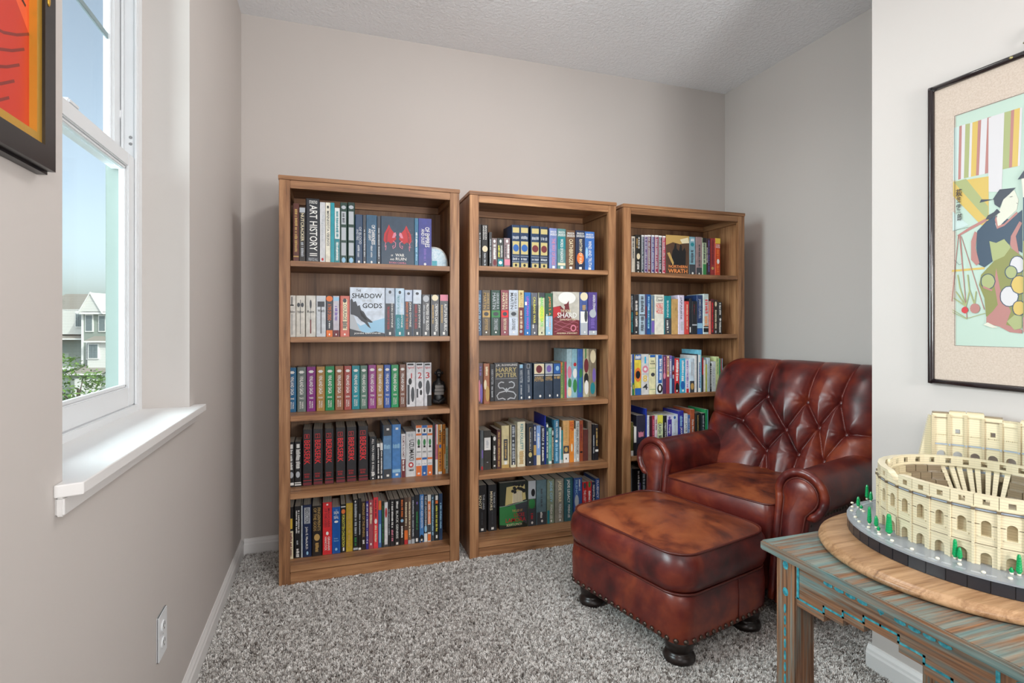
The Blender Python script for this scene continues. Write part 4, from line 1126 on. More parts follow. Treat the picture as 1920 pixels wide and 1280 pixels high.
def make_books():
    rnd = random.Random(11)
    for case, shelf, Y0, z, items in BOOKS:
        grp = 'books on the %s shelf of the %s bookcase' % (SHELF[shelf], CASEN[case])
        for i, it in enumerate(items):
            x0, x1, H, rgb, spec = it[:5]
            Y = (it[5] if len(it) > 5 else Y0) / 1000.0 + rnd.uniform(-.002, .002)
            x0, x1, H = x0 / 1000.0, x1 / 1000.0, H / 1000.0
            w = x1 - x0
            zz = z + .0004
            maxd = 2.935 - Y
            face = spec.startswith('F:')
            tall = [q[2] for q in items]
            if face:
                T = .032
                m = cover_u(T, w, H)
                # spine to the left: rotate so that the front board faces the room
                m.v = [(y - w / 2, T / 2 + x, zc) for x, y, zc in m.v]
                o = m.build('hardback_book', cover_mat(rgb))
                o.location = ((x0 + x1) / 2, Y, zz)
                pg = MB().box(-w / 2 + .003, w / 2 - .003, .002, T - .002, .003, H - .003)
                pg.build('page_block', M_pages, o)
                p = Print(w, H)
                face_art(spec[2:], p, rnd)
                p.build('cover_print', o)
                lab = FACE[spec[2:]]
                tag(o, '%s, %s shelf of %s bookcase' % (lab, SHELF[shelf], CASEN[case]), 'book', grp)
                continue
            d = min(maxd, max(.11, H * rnd.uniform(.62, .70)))
            hard = w > .03 and rnd.random() < .6
            ov = .003 if hard else .0004
            m = cover_u(w, d, H, .0022 if hard else .0009, .005 if hard else .0015)
            o = m.build('hardback_book' if hard else 'paperback_book', cover_mat(rgb))
            o.location = ((x0 + x1) / 2, Y, zz)
            tt = min(.0022 if hard else .0009, w * .2)
            pg = MB().box(-w / 2 + tt, w / 2 - tt, tt + .0006, d - ov, ov, H - ov)
            pg.build('page_block', M_pages, o)
            p = Print(w * .96, H)
            do_spec(p, spec, rnd)
            p.build('spine_print', o)
            first = [e.split(':') for e in spec.split(';') if e and e[0] in 'VHD']
            ch = (first[0][2] if first[0][0] in 'VH' else first[0][1]) if first else None
            size = 'slim' if w < .02 else ('thick' if w > .042 else '')
            if H >= max(tall) / 1000.0 and len(items) > 3:
                size = (size + ' tallest').strip()
            cn = cname(rgb)
            inkn = {'w': 'white', 'k': 'black', 'g': 'gold', 'G': 'gold', 's': 'silver', 'r': 'red', 'R': 'red', 'o': 'orange', 'O': 'orange', 'y': 'yellow', 'Y': 'yellow', 'b': 'blue', 't': 'teal', 'n': 'green', 'N': 'green', 'p': 'pink', 'c': 'cream', 'd': 'dark', 'm': 'maroon', 'l': 'pale blue', 'L': 'blue', 'v': 'violet', 'V': 'violet', 'M': 'magenta'}
            lab = ('%s %s book' % (size, cn)).strip()
            if ch:
                lab += ' with %s lettering' % inkn[ch]
            tag(o, '%s, %s from left, %s shelf, %s bookcase' % (lab, ORD[i], SHELF[shelf], CASEN[case]), 'book', grp)
make_books()
# ------------------------------------------------------------------ shelf ornaments
def geode():
    r = empty('geode_bookend', (.5235, 2.66, 1.4524))
    tag(r, 'pale blue polished geode half standing as bookend on top shelf', 'geode')
    def ring(s, y):
        return [(-.045 + s * .082 * max(0, math.cos(a)) ** .75, y, s * .098 * max(0, math.sin(a)) ** .85) for a in [PI / 2 * i / 14 for i in range(15)]] + [(-.045, y, 0)]
    def crys(nt, b):
        v = coords(nt)
        c = ramp(nt, noise(nt, v, 60, 5, .6, 1.5).outputs[0], [(.3, (150, 186, 206)), (.55, (196, 216, 226)), (.75, (226, 232, 236))])
        nt.links.new(c.outputs[0], b.inputs['Base Color'])
    m = MB(); m.loft([ring(1, .0), ring(1.03, .008), ring(1.0, .05), ring(.8, .075)], 0, True)
    m.build('rind', mat('geode_rind', (196, 196, 190), .6, build=paint_build((196, 196, 190), 200, .4)), r)
    m = MB(); m.loft([ring(.94, -.0012), ring(.94, .0005)], 0, False)
    m.build('crystal_face', mat('geode_crystal', rough=.18, coat=.4, build=crys), r)
    m = MB(); m.box(-.043, -.018, -.0022, -.0014, .003, .03)
    m.build('teal_band', mat('geode_teal', (24, 150, 168), .25, build=paint_build((24, 150, 168))), r)
geode()

def monkey():
    r = empty('monkey_figurine', (.5325, 2.75, .7584), math.radians(-8))
    r.scale = (.70, .9, 1.0)
    tag(r, 'black seated monkey figurine holding a stack of books, on third shelf', 'figurine')
    K = mat('black_resin', (34, 34, 36), .28, build=paint_build((34, 34, 36), 160, .5))
    G = mat('grey_resin', (120, 116, 112), .4, build=paint_build((120, 116, 112), 160, .6))
    me = bpy.data.meshes.new('monkey_body')
    # continuous body grown from a skeleton
    P = [(0, .03, .02), (0, .035, .06), (0, .03, .105), (0, .025, .122), (0, .02, .14),
         (-.034, .028, .105), (-.043, .0, .075), (-.022, -.022, .058), (.034, .028, .105), (.043, .0, .075), (.022, -.022, .058),
         (-.03, .012, .018), (-.04, -.02, .02), (.008, -.03, .012), (.03, .012, .018), (.042, -.018, .03), (-.006, -.036, .014)]
    E = [(0, 1), (1, 2), (2, 3), (3, 4), (2, 5), (5, 6), (6, 7), (2, 8), (8, 9), (9, 10), (0, 11), (11, 12), (12, 13), (0, 14), (14, 15), (15, 16)]
    R = [.030, .030, .026, .015, .016, .013, .010, .008, .013, .010, .008, .018, .012, .008, .018, .012, .008]
    me.from_pydata(P, E, [])
    o = new_obj('body', me, K, r)
    md = o.modifiers.new('skin', 'SKIN')
    for i, v in enumerate(me.skin_vertices[0].data):
        v.radius = (R[i], R[i])
        v.use_root = (i == 0)
    sd = o.modifiers.new('sub', 'SUBSURF'); sd.levels = 2; sd.render_levels = 2
    h = MB(); h.ico((0, .018, .158), (.022, .022, .024), 3); h.ico((0, -.002, .150), (.013, .012, .011), 2); h.ico((0, .004, .170), (.016, .010, .006), 2)
    ho = h.build('head', K, r)
    f = MB()
    f.ico((-.0075, -.0045, .163), (.004, .003, .004), 2); f.ico((.0075, -.0045, .163), (.004, .003, .004), 2); f.ico((0, -.0135, .151), (.005, .003, .004), 2)
    f.build('face', G, ho)
    for sx in (-1, 1):
        e = MB(); e.ico((sx * .026, .016, .160), (.007, .005, .009), 2); e.build('ear', K, ho)
    for k in range(3):
        b = MB(); b.bbox(-.034 + .002 * k, .034 - .001 * k, -.030, .004, .052 + .017 * k, .067 + .017 * k, .002)
        b.build('held_book', G, r)
monkey()

# ------------------------------------------------------------------ leather
def leather_build(top):
    def f(nt, b):
        v = coords(nt)
        n = noise(nt, v, 5.2, 4, .55, .7)
        n2 = noise(nt, v, 17, 3, .6, .3)
        ma = nt.nodes.new('ShaderNodeMath'); ma.operation = 'MULTIPLY_ADD'
        ma.inputs[1].default_value = .28
        nt.links.new(n2.outputs[0], ma.inputs[0]); nt.links.new(n.outputs[0], ma.inputs[2])
        if top:
            st = [(.46, (58, 28, 24)), (.56, (104, 46, 28)), (.68, (142, 72, 40)), (.8, (156, 86, 50))]
        else:
            st = [(.44, (42, 14, 16)), (.56, (78, 24, 23)), (.68, (102, 34, 26)), (.84, (134, 58, 34))]
        c = ramp(nt, ma.outputs[0], st)
        nt.links.new(c.outputs[0], b.inputs['Base Color'])
        g = nt.nodes.new('ShaderNodeTexVoronoi'); g.inputs['Scale'].default_value = 420
        nt.links.new(v, g.inputs['Vector'])
        bump(nt, b, g.outputs[0], .10, .0006)
        rr = nt.nodes.new('ShaderNodeMapRange'); rr.inputs['To Min'].default_value = .26; rr.inputs['To Max'].default_value = .42
        nt.links.new(n2.outputs[0], rr.inputs[0]); nt.links.new(rr.outputs[0], b.inputs['Roughness'])
    return f
M_lea = mat('leather_burgundy', rough=.32, spec=.6, build=leather_build(False))
M_let = mat('leather_brown_top', rough=.34, spec=.5, build=leather_build(True))  # browner, paler leather colours for the seat tops
M_welt = mat('leather_welt', (84, 30, 22), .35, build=paint_build((84, 30, 22), 200, .2))
M_nail = mat('aged_nail', (96, 84, 76), .32, .9, build=paint_build((96, 84, 76), 200, .3))
M_foot = mat('ebonised_foot', (38, 30, 27), .3, build=paint_build((38, 30, 27), 80, .15))

FOOT = [(.030, .0), (.046, .004), (.054, .016), (.055, .028), (.047, .042), (.040, .047), (.041, .052), (.047, .058), (.050, .075), (.052, .1)]
NAIL = MB().lathe([(.0092, 0), (.0092, .001), (.0076, .0042), (.004, .0064), (.0004, .0068)], n=10).mesh('nail_head')
NAIL.materials.append(M_nail)
def nail(parent, p, n):
    o = bpy.data.objects.new('nail_head', NAIL)
    COL.objects.link(o)
    o.parent = parent
    o.location = p
    o.rotation_euler = Vector(n).to_track_quat('Z', 'Y').to_euler()

def outline_normals(pts):
    out = []
    n = len(pts)
    for i in range(n):
        a, b = pts[i - 1], pts[(i + 1) % n]
        t = Vector((b[0] - a[0], b[1] - a[1])).normalized()
        out.append((t.y, -t.x))
    return out

def resample(pts, step):
    out = []
    acc = 0.0
    n = len(pts)
    for i in range(n):
        a, b = Vector(pts[i]), Vector(pts[(i + 1) % n])
        L = (b - a).length
        while acc <= L:
            out.append(tuple(a.lerp(b, acc / L)) if L else tuple(a))
            acc += step
        acc -= L
    return out

def ottoman():
    r = empty('leather_ottoman', (1.276, 1.872, 0), math.radians(-76))
    tag(r, 'burgundy leather ottoman with nailhead trim in front of the armchair', 'ottoman')
    hx, hy = .305, .254
    def ring(dx, rad, z, bulge=0.0):
        return [(x, y, z) for x, y in rrect(hx + dx, hy + dx, rad, 8, bulge)]
    b = MB()
    b.loft([ring(-.012, .055, .084), ring(-.003, .06, .090), ring(.0, .062, .12), ring(.002, .066, .2), ring(-.001, .07, .246), ring(-.008, .075, .256)], 0, True)
    b.build('base', M_lea, r)
    c = MB()
    prof = [(-.010, .256, 0), (.002, .266, .003), (.010, .295, .008), (.011, .330, .009), (.006, .362, .007), (-.003, .383, .004), (-.007, .389, .003)]
    c.loft([ring(d, .085, z, bu) for d, z, bu in prof], 0, True, (True, False))
    c.build('cushion', M_lea, r)
    t = MB()
    rings = []
    for k in range(9):
        s = 1 - k / 8.0
        zz = .389 + .034 * (1 - s ** 2.4)
        rings.append([(x * s, y * s, zz) for x, y, _ in ring(-.007, .085, 0, .003)])
    t.loft(rings[:-1] + [[(x * .02, y * .02, .423) for x, y, _ in rings[0]]], 0, True, (False, True))
    t.build('seat_top', M_let, r)
    w = MB(); w.tube(ring(-.004, .085, .389, .004), .0042, 8, closed=True); w.build('welt', M_welt, r)
    w = MB(); w.tube(ring(.0, .082, .256), .0045, 8, closed=True); w.build('welt', M_welt, r)
    # vertical seams on the short sides
    for sx in (-1, 1):
        for x in (.05,):
            s_ = MB(); s_.tube([(sx * (hx + .002), x, z) for z in (.10, .15, .2, .25)], .0016, 6); s_.build('seam', M_welt, r)
    pts = rrect(hx - .001, hy - .001, .06, 8)
    rs = resample(pts, .0335)
    nn = outline_normals(rs)
    for p, n in zip(rs, nn):
        nail(r, (p[0], p[1], .101), (n[0], n[1], 0))
    for sx in (-1, 1):
        for sy in (-1, 1):
            f = MB().lathe([(a, z * .90) for a, z in FOOT], (.240 if sx > 0 else -.214, sy * .190, 0), 24)
            f.build('foot', M_foot, r)
ottoman()

# ------------------------------------------------------------------ armchair
def armchair():
    r = empty('leather_armchair', (1.612, 1.956, 0), math.radians(-73.6))
    tag(r, 'burgundy leather club armchair with buttoned back and rolled arms', 'armchair')
    # seat frame
    b = MB(); b.bbox(-.275, .275, .0, .10, .09, .285, .012); b.build('front_rail', M_lea, r)
    b = MB(); b.bbox(-.37, .37, .10, .74, .09, .27, .01); b.build('seat_base', M_lea, r)
    # seat cushion
    c = MB()
    def ring(d, z, bu=0.0, rad=.035):
        return [(x, y + .233, z) for x, y in rrect(.260 + d, .272 + d, rad, 6, bu)]
    c.loft([ring(-.012, .288), ring(.0, .297), ring(.003, .335, .006), ring(.003, .40, .008), ring(.0, .444, .006), ring(-.004, .452, .004)], 0, True, (True, False))
    c.build('seat_cushion', M_lea, r)
    t = MB(); rings = []
    for k in range(9):
        s = max(.02, 1 - k / 8.0)
        rings.append([(x * s, .235 + (y - .235) * s, .452 + .028 * (1 - s ** 2.2)) for x, y, _ in ring(-.004, 0, .004)])
    t.loft(rings, 0, True, (False, True)); t.build('cushion_top', M_let, r)
    w = MB(); w.tube(ring(-.001, .451, .005), .004, 8, closed=True); w.build('welt', M_welt, r)
    w = MB(); w.tube(ring(.0, .292), .004, 8, closed=True); w.build('welt', M_welt, r)

    # rolled arms
    cx, cz, rr = .360, .512, .088
    for sx in (-1, 1):
        prof = [(.268, .10), (.268, .30), (.270, .44)]
        for i in range(17):
            a = math.radians(195 - i * (195 + 62) / 16.0)
            prof.append((cx + rr * math.cos(a), cz + rr * math.sin(a)))
        prof += [(.392, .425), (.386, .36), (.384, .25), (.384, .10)]
        prof = [(sx * x, z) for x, z in prof]
        m = MB(); ys = [.0, .02, .12, .3, .48, .60, .66]
        m.loft([[(x, y - .06 * max(0, (.5 - z) / .4) * max(0, 1 - y / .12), z) for x, z in prof] for y in ys], 0, True, (True, True))
        arm = m.build('arm', M_lea, r)
        # front facing panel: key-hole outline with piping and gathered bead
        out = [(.292, .10), (.292, .18), (.293, .27), (.295, .36), (.297, .44)]
        n0 = len(out)
        for i in range(21):
            a = math.radians(200 - i * (200 + 48) / 20.0)
            out.append((cx + .066 * math.cos(a), cz + .066 * math.sin(a)))
        n1 = len(out)
        out += [(.384, .44), (.374, .36), (.368, .27), (.366, .18), (.366, .10)]
        med = []
        for i, (x, z) in enumerate(out):
            if n0 <= i < n1:
                med.append((cx, cz) if z > cz - .03 else (cx - .012, cz - .03))
            else:
                med.append((.333, min(z, .46)))
        def lean(z): return -.06 * max(0, (.5 - z) / .4)
        m = MB(); rings = []
        for t_ in (0, .12, .3, .55, .8, 1.0):
            rings.append([(sx * (x + (a - x) * t_), -.004 - .020 * math.sqrt(max(0, 1 - (1 - t_) ** 2)) + lean(z + (b_ - z) * t_), z + (b_ - z) * t_) for (x, z), (a, b_) in zip(out, med)])
        m.loft(rings, 0, True, (False, False), closed=False)
        m.loft([[(x, y + .0, z) for x, y, z in rings[0]], [(x, y + .012, z) for x, y, z in rings[0]]], 0, True, (False, False), closed=False)
        m.build('arm_front_panel', M_lea, arm)
        m = MB(); m.tube([(sx * x, -.005 + lean(z), z) for x, z in out], .0042, 8, up=Vector((0, 1, 0))); m.build('piping', M_welt, arm)
        bead = [(.274, .10), (.274, .20), (.275, .32), (.277, .42)]
        for i in range(25):
            a = math.radians(196 - i * (196 + 66) / 24.0)
            bead.append((cx + .087 * math.cos(a), cz + .087 * math.sin(a)))
        bead.append((cx + .018, cz - .083))
        pts = []
        for i in range(len(bead) - 1):
            for k in range(3):
                u = k / 3.0
                pts.append((bead[i][0] + (bead[i + 1][0] - bead[i][0]) * u, bead[i][1] + (bead[i + 1][1] - bead[i][1]) * u))
        m = MB(); m.tube([(sx * x, .004 + lean(z), z) for x, z in pts], lambda s: .0165 * (1 + .03 * math.sin(s * 95)) * min(1, .35 + (1 - s) * 14), 10, up=Vector((0, 1, 0)))
        m.build('gathered_bead', M_lea, arm)
        # nailheads beneath the roll on the outer side
        for k in range(24):
            nail(r, (sx * .3925, .045 + .0245 * k, .424), (sx, 0, 0))
        for k in range(9):
            nail(r, (sx * .385, .018 , .40 - .033 * k), (sx, -.3, 0))

    # tufted back
    ZB, L = .40, .626
    yb0, dy, dz = .450, .23 / .626, .565 / .626
    nrm = Vector((0, -dz, dy)).normalized()
    B = {'A': (-.222, .285), 'B': (-.110, .43), 'C': (.020, .270), 'D': (.096, .425), 'E': (-.058, .147), 'F': (.175, .305), 'G': (.105, .158), 'H': (.246, .44), 'I': (.298, .29), 'J': (.226, .148)}
    seg = ['AB', 'BC', 'AE', 'EC', 'CD', 'DF', 'CG', 'GF', 'FH', 'FJ', 'HI', 'IJ']
    segs = [(Vector(B[a]), Vector(B[b_])) for a, b_ in seg]
    W = .452
    segs += [(Vector(B['A']), Vector((-.46, .325))), (Vector(B['B']), Vector((-.115, .75))), (Vector(B['D']), Vector((.115, .75))), (Vector(B['H']), Vector((.285, .75))), (Vector(B['I']), Vector((.46, .31))),
             (Vector(B['E']), Vector((-.085, .0))), (Vector(B['E']), Vector((-.02, .0))) , (Vector(B['G']), Vector((.09, .0))), (Vector(B['J']), Vector((.24, .0)))]
    btn = [Vector(v) for v in B.values()]
    def dist(p, a, b_):
        ab = b_ - a
        t_ = max(0, min(1, (p - a).dot(ab) / ab.length_squared))
        return (p - a - ab * t_).length
    nx, ny = 240, 170
    m = MB(); vs = []; fs = []
    top = .655
    def prof_top(t_):   # path up the face, over the roll and down behind
        return t_
    for j in range(ny + 1):
        t_ = j / ny
        h = t_ * top
        for i in range(nx + 1):
            u = -1 + 2 * i / nx
            s = W * math.sin(u * PI / 2) if abs(u) > .999 else W * (u * 1.0)
            p = Vector((s, h))
            es = max(0.0, 1 - abs(u) ** 5) ** .5
            e_top = max(0.0, 1 - max(0, (h - .44) / (top - .44)) ** 2.2) ** .5
            corner = 1.0
            d = min(dist(p, a, b_) for a, b_ in segs)
            db = min((p - q).length for q in btn)
            puff = .048 * (1 - math.exp(-d / .030)) - .006 * math.exp(-(d / .004) ** 2)
            q_ = min(btn, key=lambda b_: (p - b_).length_squared)
            an = math.atan2(p.y - q_.y, p.x - q_.x)
            puff += .0022 * math.sin(an * 11 + q_.x * 40) * math.exp(-db / .035) * min(1, d / .01)
            dim = -.016 * math.exp(-(db / .018) ** 2)
            off = -.075 + .118 * es * e_top + (puff + dim - .018) * min(es, e_top) 
            # the upper corners are rounded
            cs = max(0, abs(s) - (W - .13)); ct = max(0, h - (top - .17))
            hh = h - .10 * (cs / .13) ** 2 * (ct / .17)
            # sides wrap forward a little
            off += .03 * abs(u) ** 3 * es
            base = Vector((s * (1 - .05 * (1 - t_)), yb0 + dy * hh, ZB + dz * hh))
            q = base + nrm * off
            # crown: lift the middle of the top edge
            q.z += .016 * (1 - (s / W) ** 2) * max(0, (h - .4) / .3)
            vs.append(tuple(q))
    for j in range(ny):
        for i in range(nx):
            a = j * (nx + 1) + i
            fs.append((a, a + 1, a + nx + 2, a + nx + 1))
    m.add(vs, fs, 0, True)
    # closed rear shell
    rim = [j * (nx + 1) for j in range(ny + 1)] + [ny * (nx + 1) + i for i in range(1, nx + 1)] + [j * (nx + 1) + nx for j in range(ny - 1, -1, -1)]
    base_i = len(m.v)
    r1 = [tuple(Vector(vs[k]) - nrm * .012 + Vector((0, .0, -.004))) for k in rim]
    r2 = [(v[0] * .95, v[1] + .035, v[2] - .03) for v in r1]
    n = len(rim)
    m.v += r1 + r2
    for k in range(n - 1):
        m.f.append((rim[k], rim[k + 1], base_i + k + 1, base_i + k)); m.mi.append(0); m.sm.append(True)
        m.f.append((base_i + k, base_i + k + 1, base_i + n + k + 1, base_i + n + k)); m.mi.append(0); m.sm.append(True)
    m.f.append(tuple(base_i + n + k for k in range(n))); m.mi.append(0); m.sm.append(False)
    bo = m.build('tufted_back', M_lea, r)
    for q in btn:
        base = Vector((q.x * (1 - .05 * (1 - q.y / top)), yb0 + dy * q.y, ZB + dz * q.y)) + nrm * (-.075 + .118 - .034)
        k = MB(); k.ico((0, 0, 0), (.012, .012, .007), 2)
        o = k.build('button', M_lea, bo)
        o.location = base + nrm * .004
        o.rotation_euler = nrm.to_track_quat('Z', 'Y').to_euler()
    # outside back
    ob = MB(); ob.bbox(-.37, .37, .66, .80, .09, .62, .02); ob.build('outer_back', M_lea, r)
    for x, y in ((-.32, .04), (.32, .04), (-.31, .72), (.31, .72)):
        MB().lathe([(a, z * .92) for a, z in FOOT], (x, y, 0), 20).build('foot', M_foot, r)
armchair()
# ------------------------------------------------------------------ turquoise side table
def distress_build(axis, turq=.5):
    def f(nt, b):
        a = {'z': (22, 22, 1.5), 'x': (1.5, 22, 22), 'y': (22, 1.5, 22)}[axis]
        v = coords(nt, a, rnd=True)
        n = noise(nt, v, 2.6, 5, .6, .5)
        wood = ramp(nt, noise(nt, coords(nt, tuple(k * 3 if k > 2 else k for k in a)), 3, 4).outputs[0], [(.35, (96, 66, 47)), (.6, (144, 102, 71)), (.8, (172, 128, 92))])
        paint = ramp(nt, noise(nt, coords(nt, tuple(k * 2 if k > 2 else k for k in a)), 4, 3).outputs[0], [(.3, (82, 112, 112)), (.6, (122, 142, 136)), (.8, (158, 170, 160))])
        msk = ramp(nt, n.outputs[0], [(turq - .13, (0., 0., 0.)), (turq + .10, (1., 1., 1.))])
        mx = nt.nodes.new('ShaderNodeMix'); mx.data_type = 'RGBA'
        nt.links.new(msk.outputs[0], mx.inputs[0]); nt.links.new(wood.outputs[0], mx.inputs[6]); nt.links.new(paint.outputs[0], mx.inputs[7])
        nt.links.new(mx.outputs[2], b.inputs['Base Color'])
        bump(nt, b, n.outputs[0], .25, .002)
    return f
M_tx = mat('distressed_top', rough=.42, build=distress_build('x', .50))
M_ty = mat('distressed_side', rough=.5, build=distress_build('y', .60))
M_te = mat('distressed_edge', rough=.5, build=distress_build('y', .46))
M_tz = mat('distressed_leg', rough=.5, build=distress_build('z', .63))
def turq_build(nt, b):
    v = coords(nt)
    c = ramp(nt, noise(nt, v, 90, 3).outputs[0], [(.35, (34, 120, 134)), (.6, (66, 164, 178)), (.8, (126, 200, 204))])
    nt.links.new(c.outputs[0], b.inputs['Base Color'])
M_tq = mat('turquoise_paint', rough=.35, build=turq_build)
TX0, TX1, TY0, TY1, TZ = 1.064, 1.712, .530, 1.131, .605
def side_table():
    r = empty('side_table', (TX0, TY0, 0))
    tag(r, 'carved side table in distressed turquoise paint under the model arena', 'table')
    W, D = TX1 - TX0, TY1 - TY0
    # top boards running across
    nb = 5
    for k in range(nb):
        y0 = D * k / nb; y1 = D * (k + 1) / nb
        m = MB().bbox(.006, W, y0 + (.004 if k == 0 else .0001), y1 - (.004 if k == nb - 1 else .0001), TZ - .021, TZ, .0005)
        m.build('top_board', M_tx, r)
    m = MB()
    m.bbox(-.001, .012, 0, D, TZ - .024, TZ - .0015, .004)
    m.build('top_edge_moulding', M_te, r)
    o = .031
    lw = .062
    zt = TZ - .024
    for (x0, y0) in ((o, o - .008), (o, D - o + .008 - lw), (W - o - lw, o), (W - o - lw, D - o - lw)):
        lg = MB().bbox(x0, x0 + lw, y0, y0 + lw, 0, zt, .003).build('leg', M_tz, r)
        # carved rosettes and gouges on the outer faces
        if x0 == o:
            for fz in (.556, .489):
                q = MB()
                for k in range(8):
                    a0 = PI / 4 * k
                    q.add([(x0 - .0018, y0 + lw / 2, fz), (x0 - .0004, y0 + lw / 2 + .009 * math.cos(a0), fz + .011 * math.sin(a0)), (x0 - .0004, y0 + lw / 2 + .009 * math.cos(a0 + PI / 4), fz + .011 * math.sin(a0 + PI / 4))], [(0, 1, 2)])
                q.build('carved_rosette', M_tq, lg)
            z = .458
            while z > .04:
                petal((x0, y0 + lw * .52, z - .012), .0034, .0120, 'z').build('carved_gouge', M_tq, lg)
                z -= .0295
    # aprons with stepped lower edge
    yc = D / 2
    L0, L1 = o - .008 + lw, D - o + .008 - lw
    half = [(0.0, .512), (.038, .512), (.038, .498), (.088, .498), (.088, .484), (.138, .484), (.138, .468), ((L1 - L0) / 2, .468)]
    low = [(yc + t, z) for t, z in half]
    lowm = [(yc - t, z) for t, z in reversed(half)]
    bot = lowm[:-1] + low if lowm[-1] == low[0] else lowm + low
    poly = bot + [(L1, zt), (L0, zt)]
    for x0 in (o + .004, W - o - .024):
        m = MB(); m.prism(poly, x0, x0 + .020, 0, 'x')
        apn = m.build('apron', M_ty, r)
        if x0 < .1:
            gpts = [(y, z + .020) for y, z in bot]
            g = MB()
            P = [Vector(p) for p in gpts]
            for i in range(len(P) - 1):
                a, b_ = P[i], P[i + 1]
                if (b_ - a).length < 1e-5: continue
                y0, y1 = min(a.x, b_.x) - .0022, max(a.x, b_.x) + .0022
                z0, z1 = min(a.y, b_.y) - .0022, max(a.y, b_.y) + .0022
                g.box(x0 - .0012, x0 + .001, y0, y1, z0, z1)
            g.build('carved_groove', M_tq, apn)
            for y in (L0 + .004, L1 - .004):
                g = MB().box(x0 - .0012, x0 + .001, y - .0035, y + .0035, .487, zt - .001); g.build('carved_groove', M_tq, apn)
            for s in (-1, 1):
                for k in range(4):
                    petal((x0, yc + s * (.041 + .0285 * k), .561), .0052, .0125, 'y').build('carved_gouge', M_tq, apn)
            q = MB(); q.add([(x0 - .0022, yc, .561), (x0 - .0003, yc + .008, .561), (x0 - .0003, yc, .569), (x0 - .0003, yc - .008, .561), (x0 - .0003, yc, .553)], [(0, 1, 2), (0, 2, 3), (0, 3, 4), (0, 4, 1)])
            q.build('carved_diamond', M_tq, apn)
    Lx0, Lx1 = o + lw, W - o - lw
    for y0 in (o, D - o - .02):
        m = MB().bbox(Lx0, Lx1, y0, y0 + .02, .49, zt, .002); m.build('apron', M_tx, r)
    return r
def petal(c, hw, hl, axis):
    """shallow hollow leaf cut facing -x"""
    m = MB(); n = 12
    rim = []; inn = []
    for i in range(n):
        a = 2 * PI * i / n
        u = math.cos(a); v = math.sin(a)
        k = hw * (abs(1 - u * u)) ** .5 * (1 if v >= 0 else -1)
        y, z = (hl * u, k) if axis == 'y' else (k, hl * u)
        rim.append((c[0] - .0010, c[1] + y, c[2] + z))
        inn.append((c[0] - .0002, c[1] + y * .45, c[2] + z * .45))
    m.loft([rim, inn], 0, True, (False, True))
    m.loft([[(c[0] + .0005, p[1], p[2]) for p in rim], rim], 0, False, (False, False))
    return m
side_table()

# round oak turntable board
def board():
    bx, by, R = 1.430, .862, .312
    r = empty('round_board', (bx, by, TZ + .0005))
    tag(r, 'round oak turntable board lying on the turquoise side table', 'board')
    prof = [(.0, 0), (R - .014, 0), (R - .004, .004), (R, .010), (R - .002, .016), (R - .007, .019), (R - .010, .0195), (R - .012, .0225), (R - .02, .024), (.0005, .024)]
    m = MB().lathe(prof[1:], (0, 0, 0), 96)
    m.build('disc', mat('oak', rough=.35, build=wood_build((112, 80, 54), (152, 116, 82), (178, 142, 106), 'x', 2.2)), r)
    return r
board()

# ------------------------------------------------------------------ brick-built arena model
T_L, T_M, T_D = (220, 208, 176), (194, 180, 148), (138, 122, 98)
def brick_build(rgb):
    def f(nt, b):
        v = coords(nt)
        w = nt.nodes.new('ShaderNodeTexWave')
        w.wave_type = 'BANDS'; w.bands_direction = 'Z'
        w.inputs['Scale'].default_value = 52
        w.inputs['Distortion'].default_value = 0
        nt.links.new(v, w.inputs['Vector'])
        c = ramp(nt, w.outputs[0], [(.0, tuple(x * .86 for x in rgb)), (.10, rgb), (1., rgb)])
        nt.links.new(c.outputs[0], b.inputs['Base Color'])
    return f
M_tanl = mat('brick_light_tan', rough=.28, build=brick_build(T_L))
M_tanm = mat('brick_mid_tan', rough=.3, build=brick_build(T_M))
M_tand = mat('brick_dark_tan', rough=.3, build=brick_build(T_D))
M_bgrey = mat('brick_blue_grey', (164, 176, 190), .3, build=paint_build((164, 176, 190), 60, .05))
M_bdark = mat('brick_dark_grey', (116, 102, 82), .3, build=paint_build((116, 102, 82), 60, .05))
M_bblack = mat('brick_black', (40, 42, 48), .25, build=paint_build((40, 42, 48), 60, .05))
M_bground = mat('brick_ground', (146, 152, 158), .22, build=paint_build((146, 152, 158), 60, .05))
M_bgreen = mat('brick_green', (0, 150, 84), .25, build=paint_build((0, 150, 84), 60, .05))
M_bwhite = mat('brick_white', (226, 220, 200), .25, build=paint_build((226, 220, 200), 60, .05))

def ell_pts(A, B, n, a0=0.0, a1=2 * PI, closed=True):
    """points spaced evenly by arc length; A along y, B along x. angle 0 = -x, going towards +y"""
    N = 1440
    raw = []
    for i in range(N + 1):
        a = a0 + (a1 - a0) * i / N
        raw.append(Vector((-B * math.cos(a), A * math.sin(a))))
    L = [0.0]
    for i in range(N):
        L.append(L[-1] + (raw[i + 1] - raw[i]).length)
    out = []
    k = 0
    for j in range(n + (0 if closed else 1)):
        t = L[-1] * j / n
        while k < N - 1 and L[k + 1] < t:
            k += 1
        u = (t - L[k]) / max(1e-9, L[k + 1] - L[k])
        out.append(raw[k].lerp(raw[k + 1], u))
    return out, L[-1] / n

def arch_poly(w, z0, z1, aw, zs, spring):
    """wall piece w wide from z0 to z1 with an arched opening aw wide, sill zs, springing at spring"""
    return None

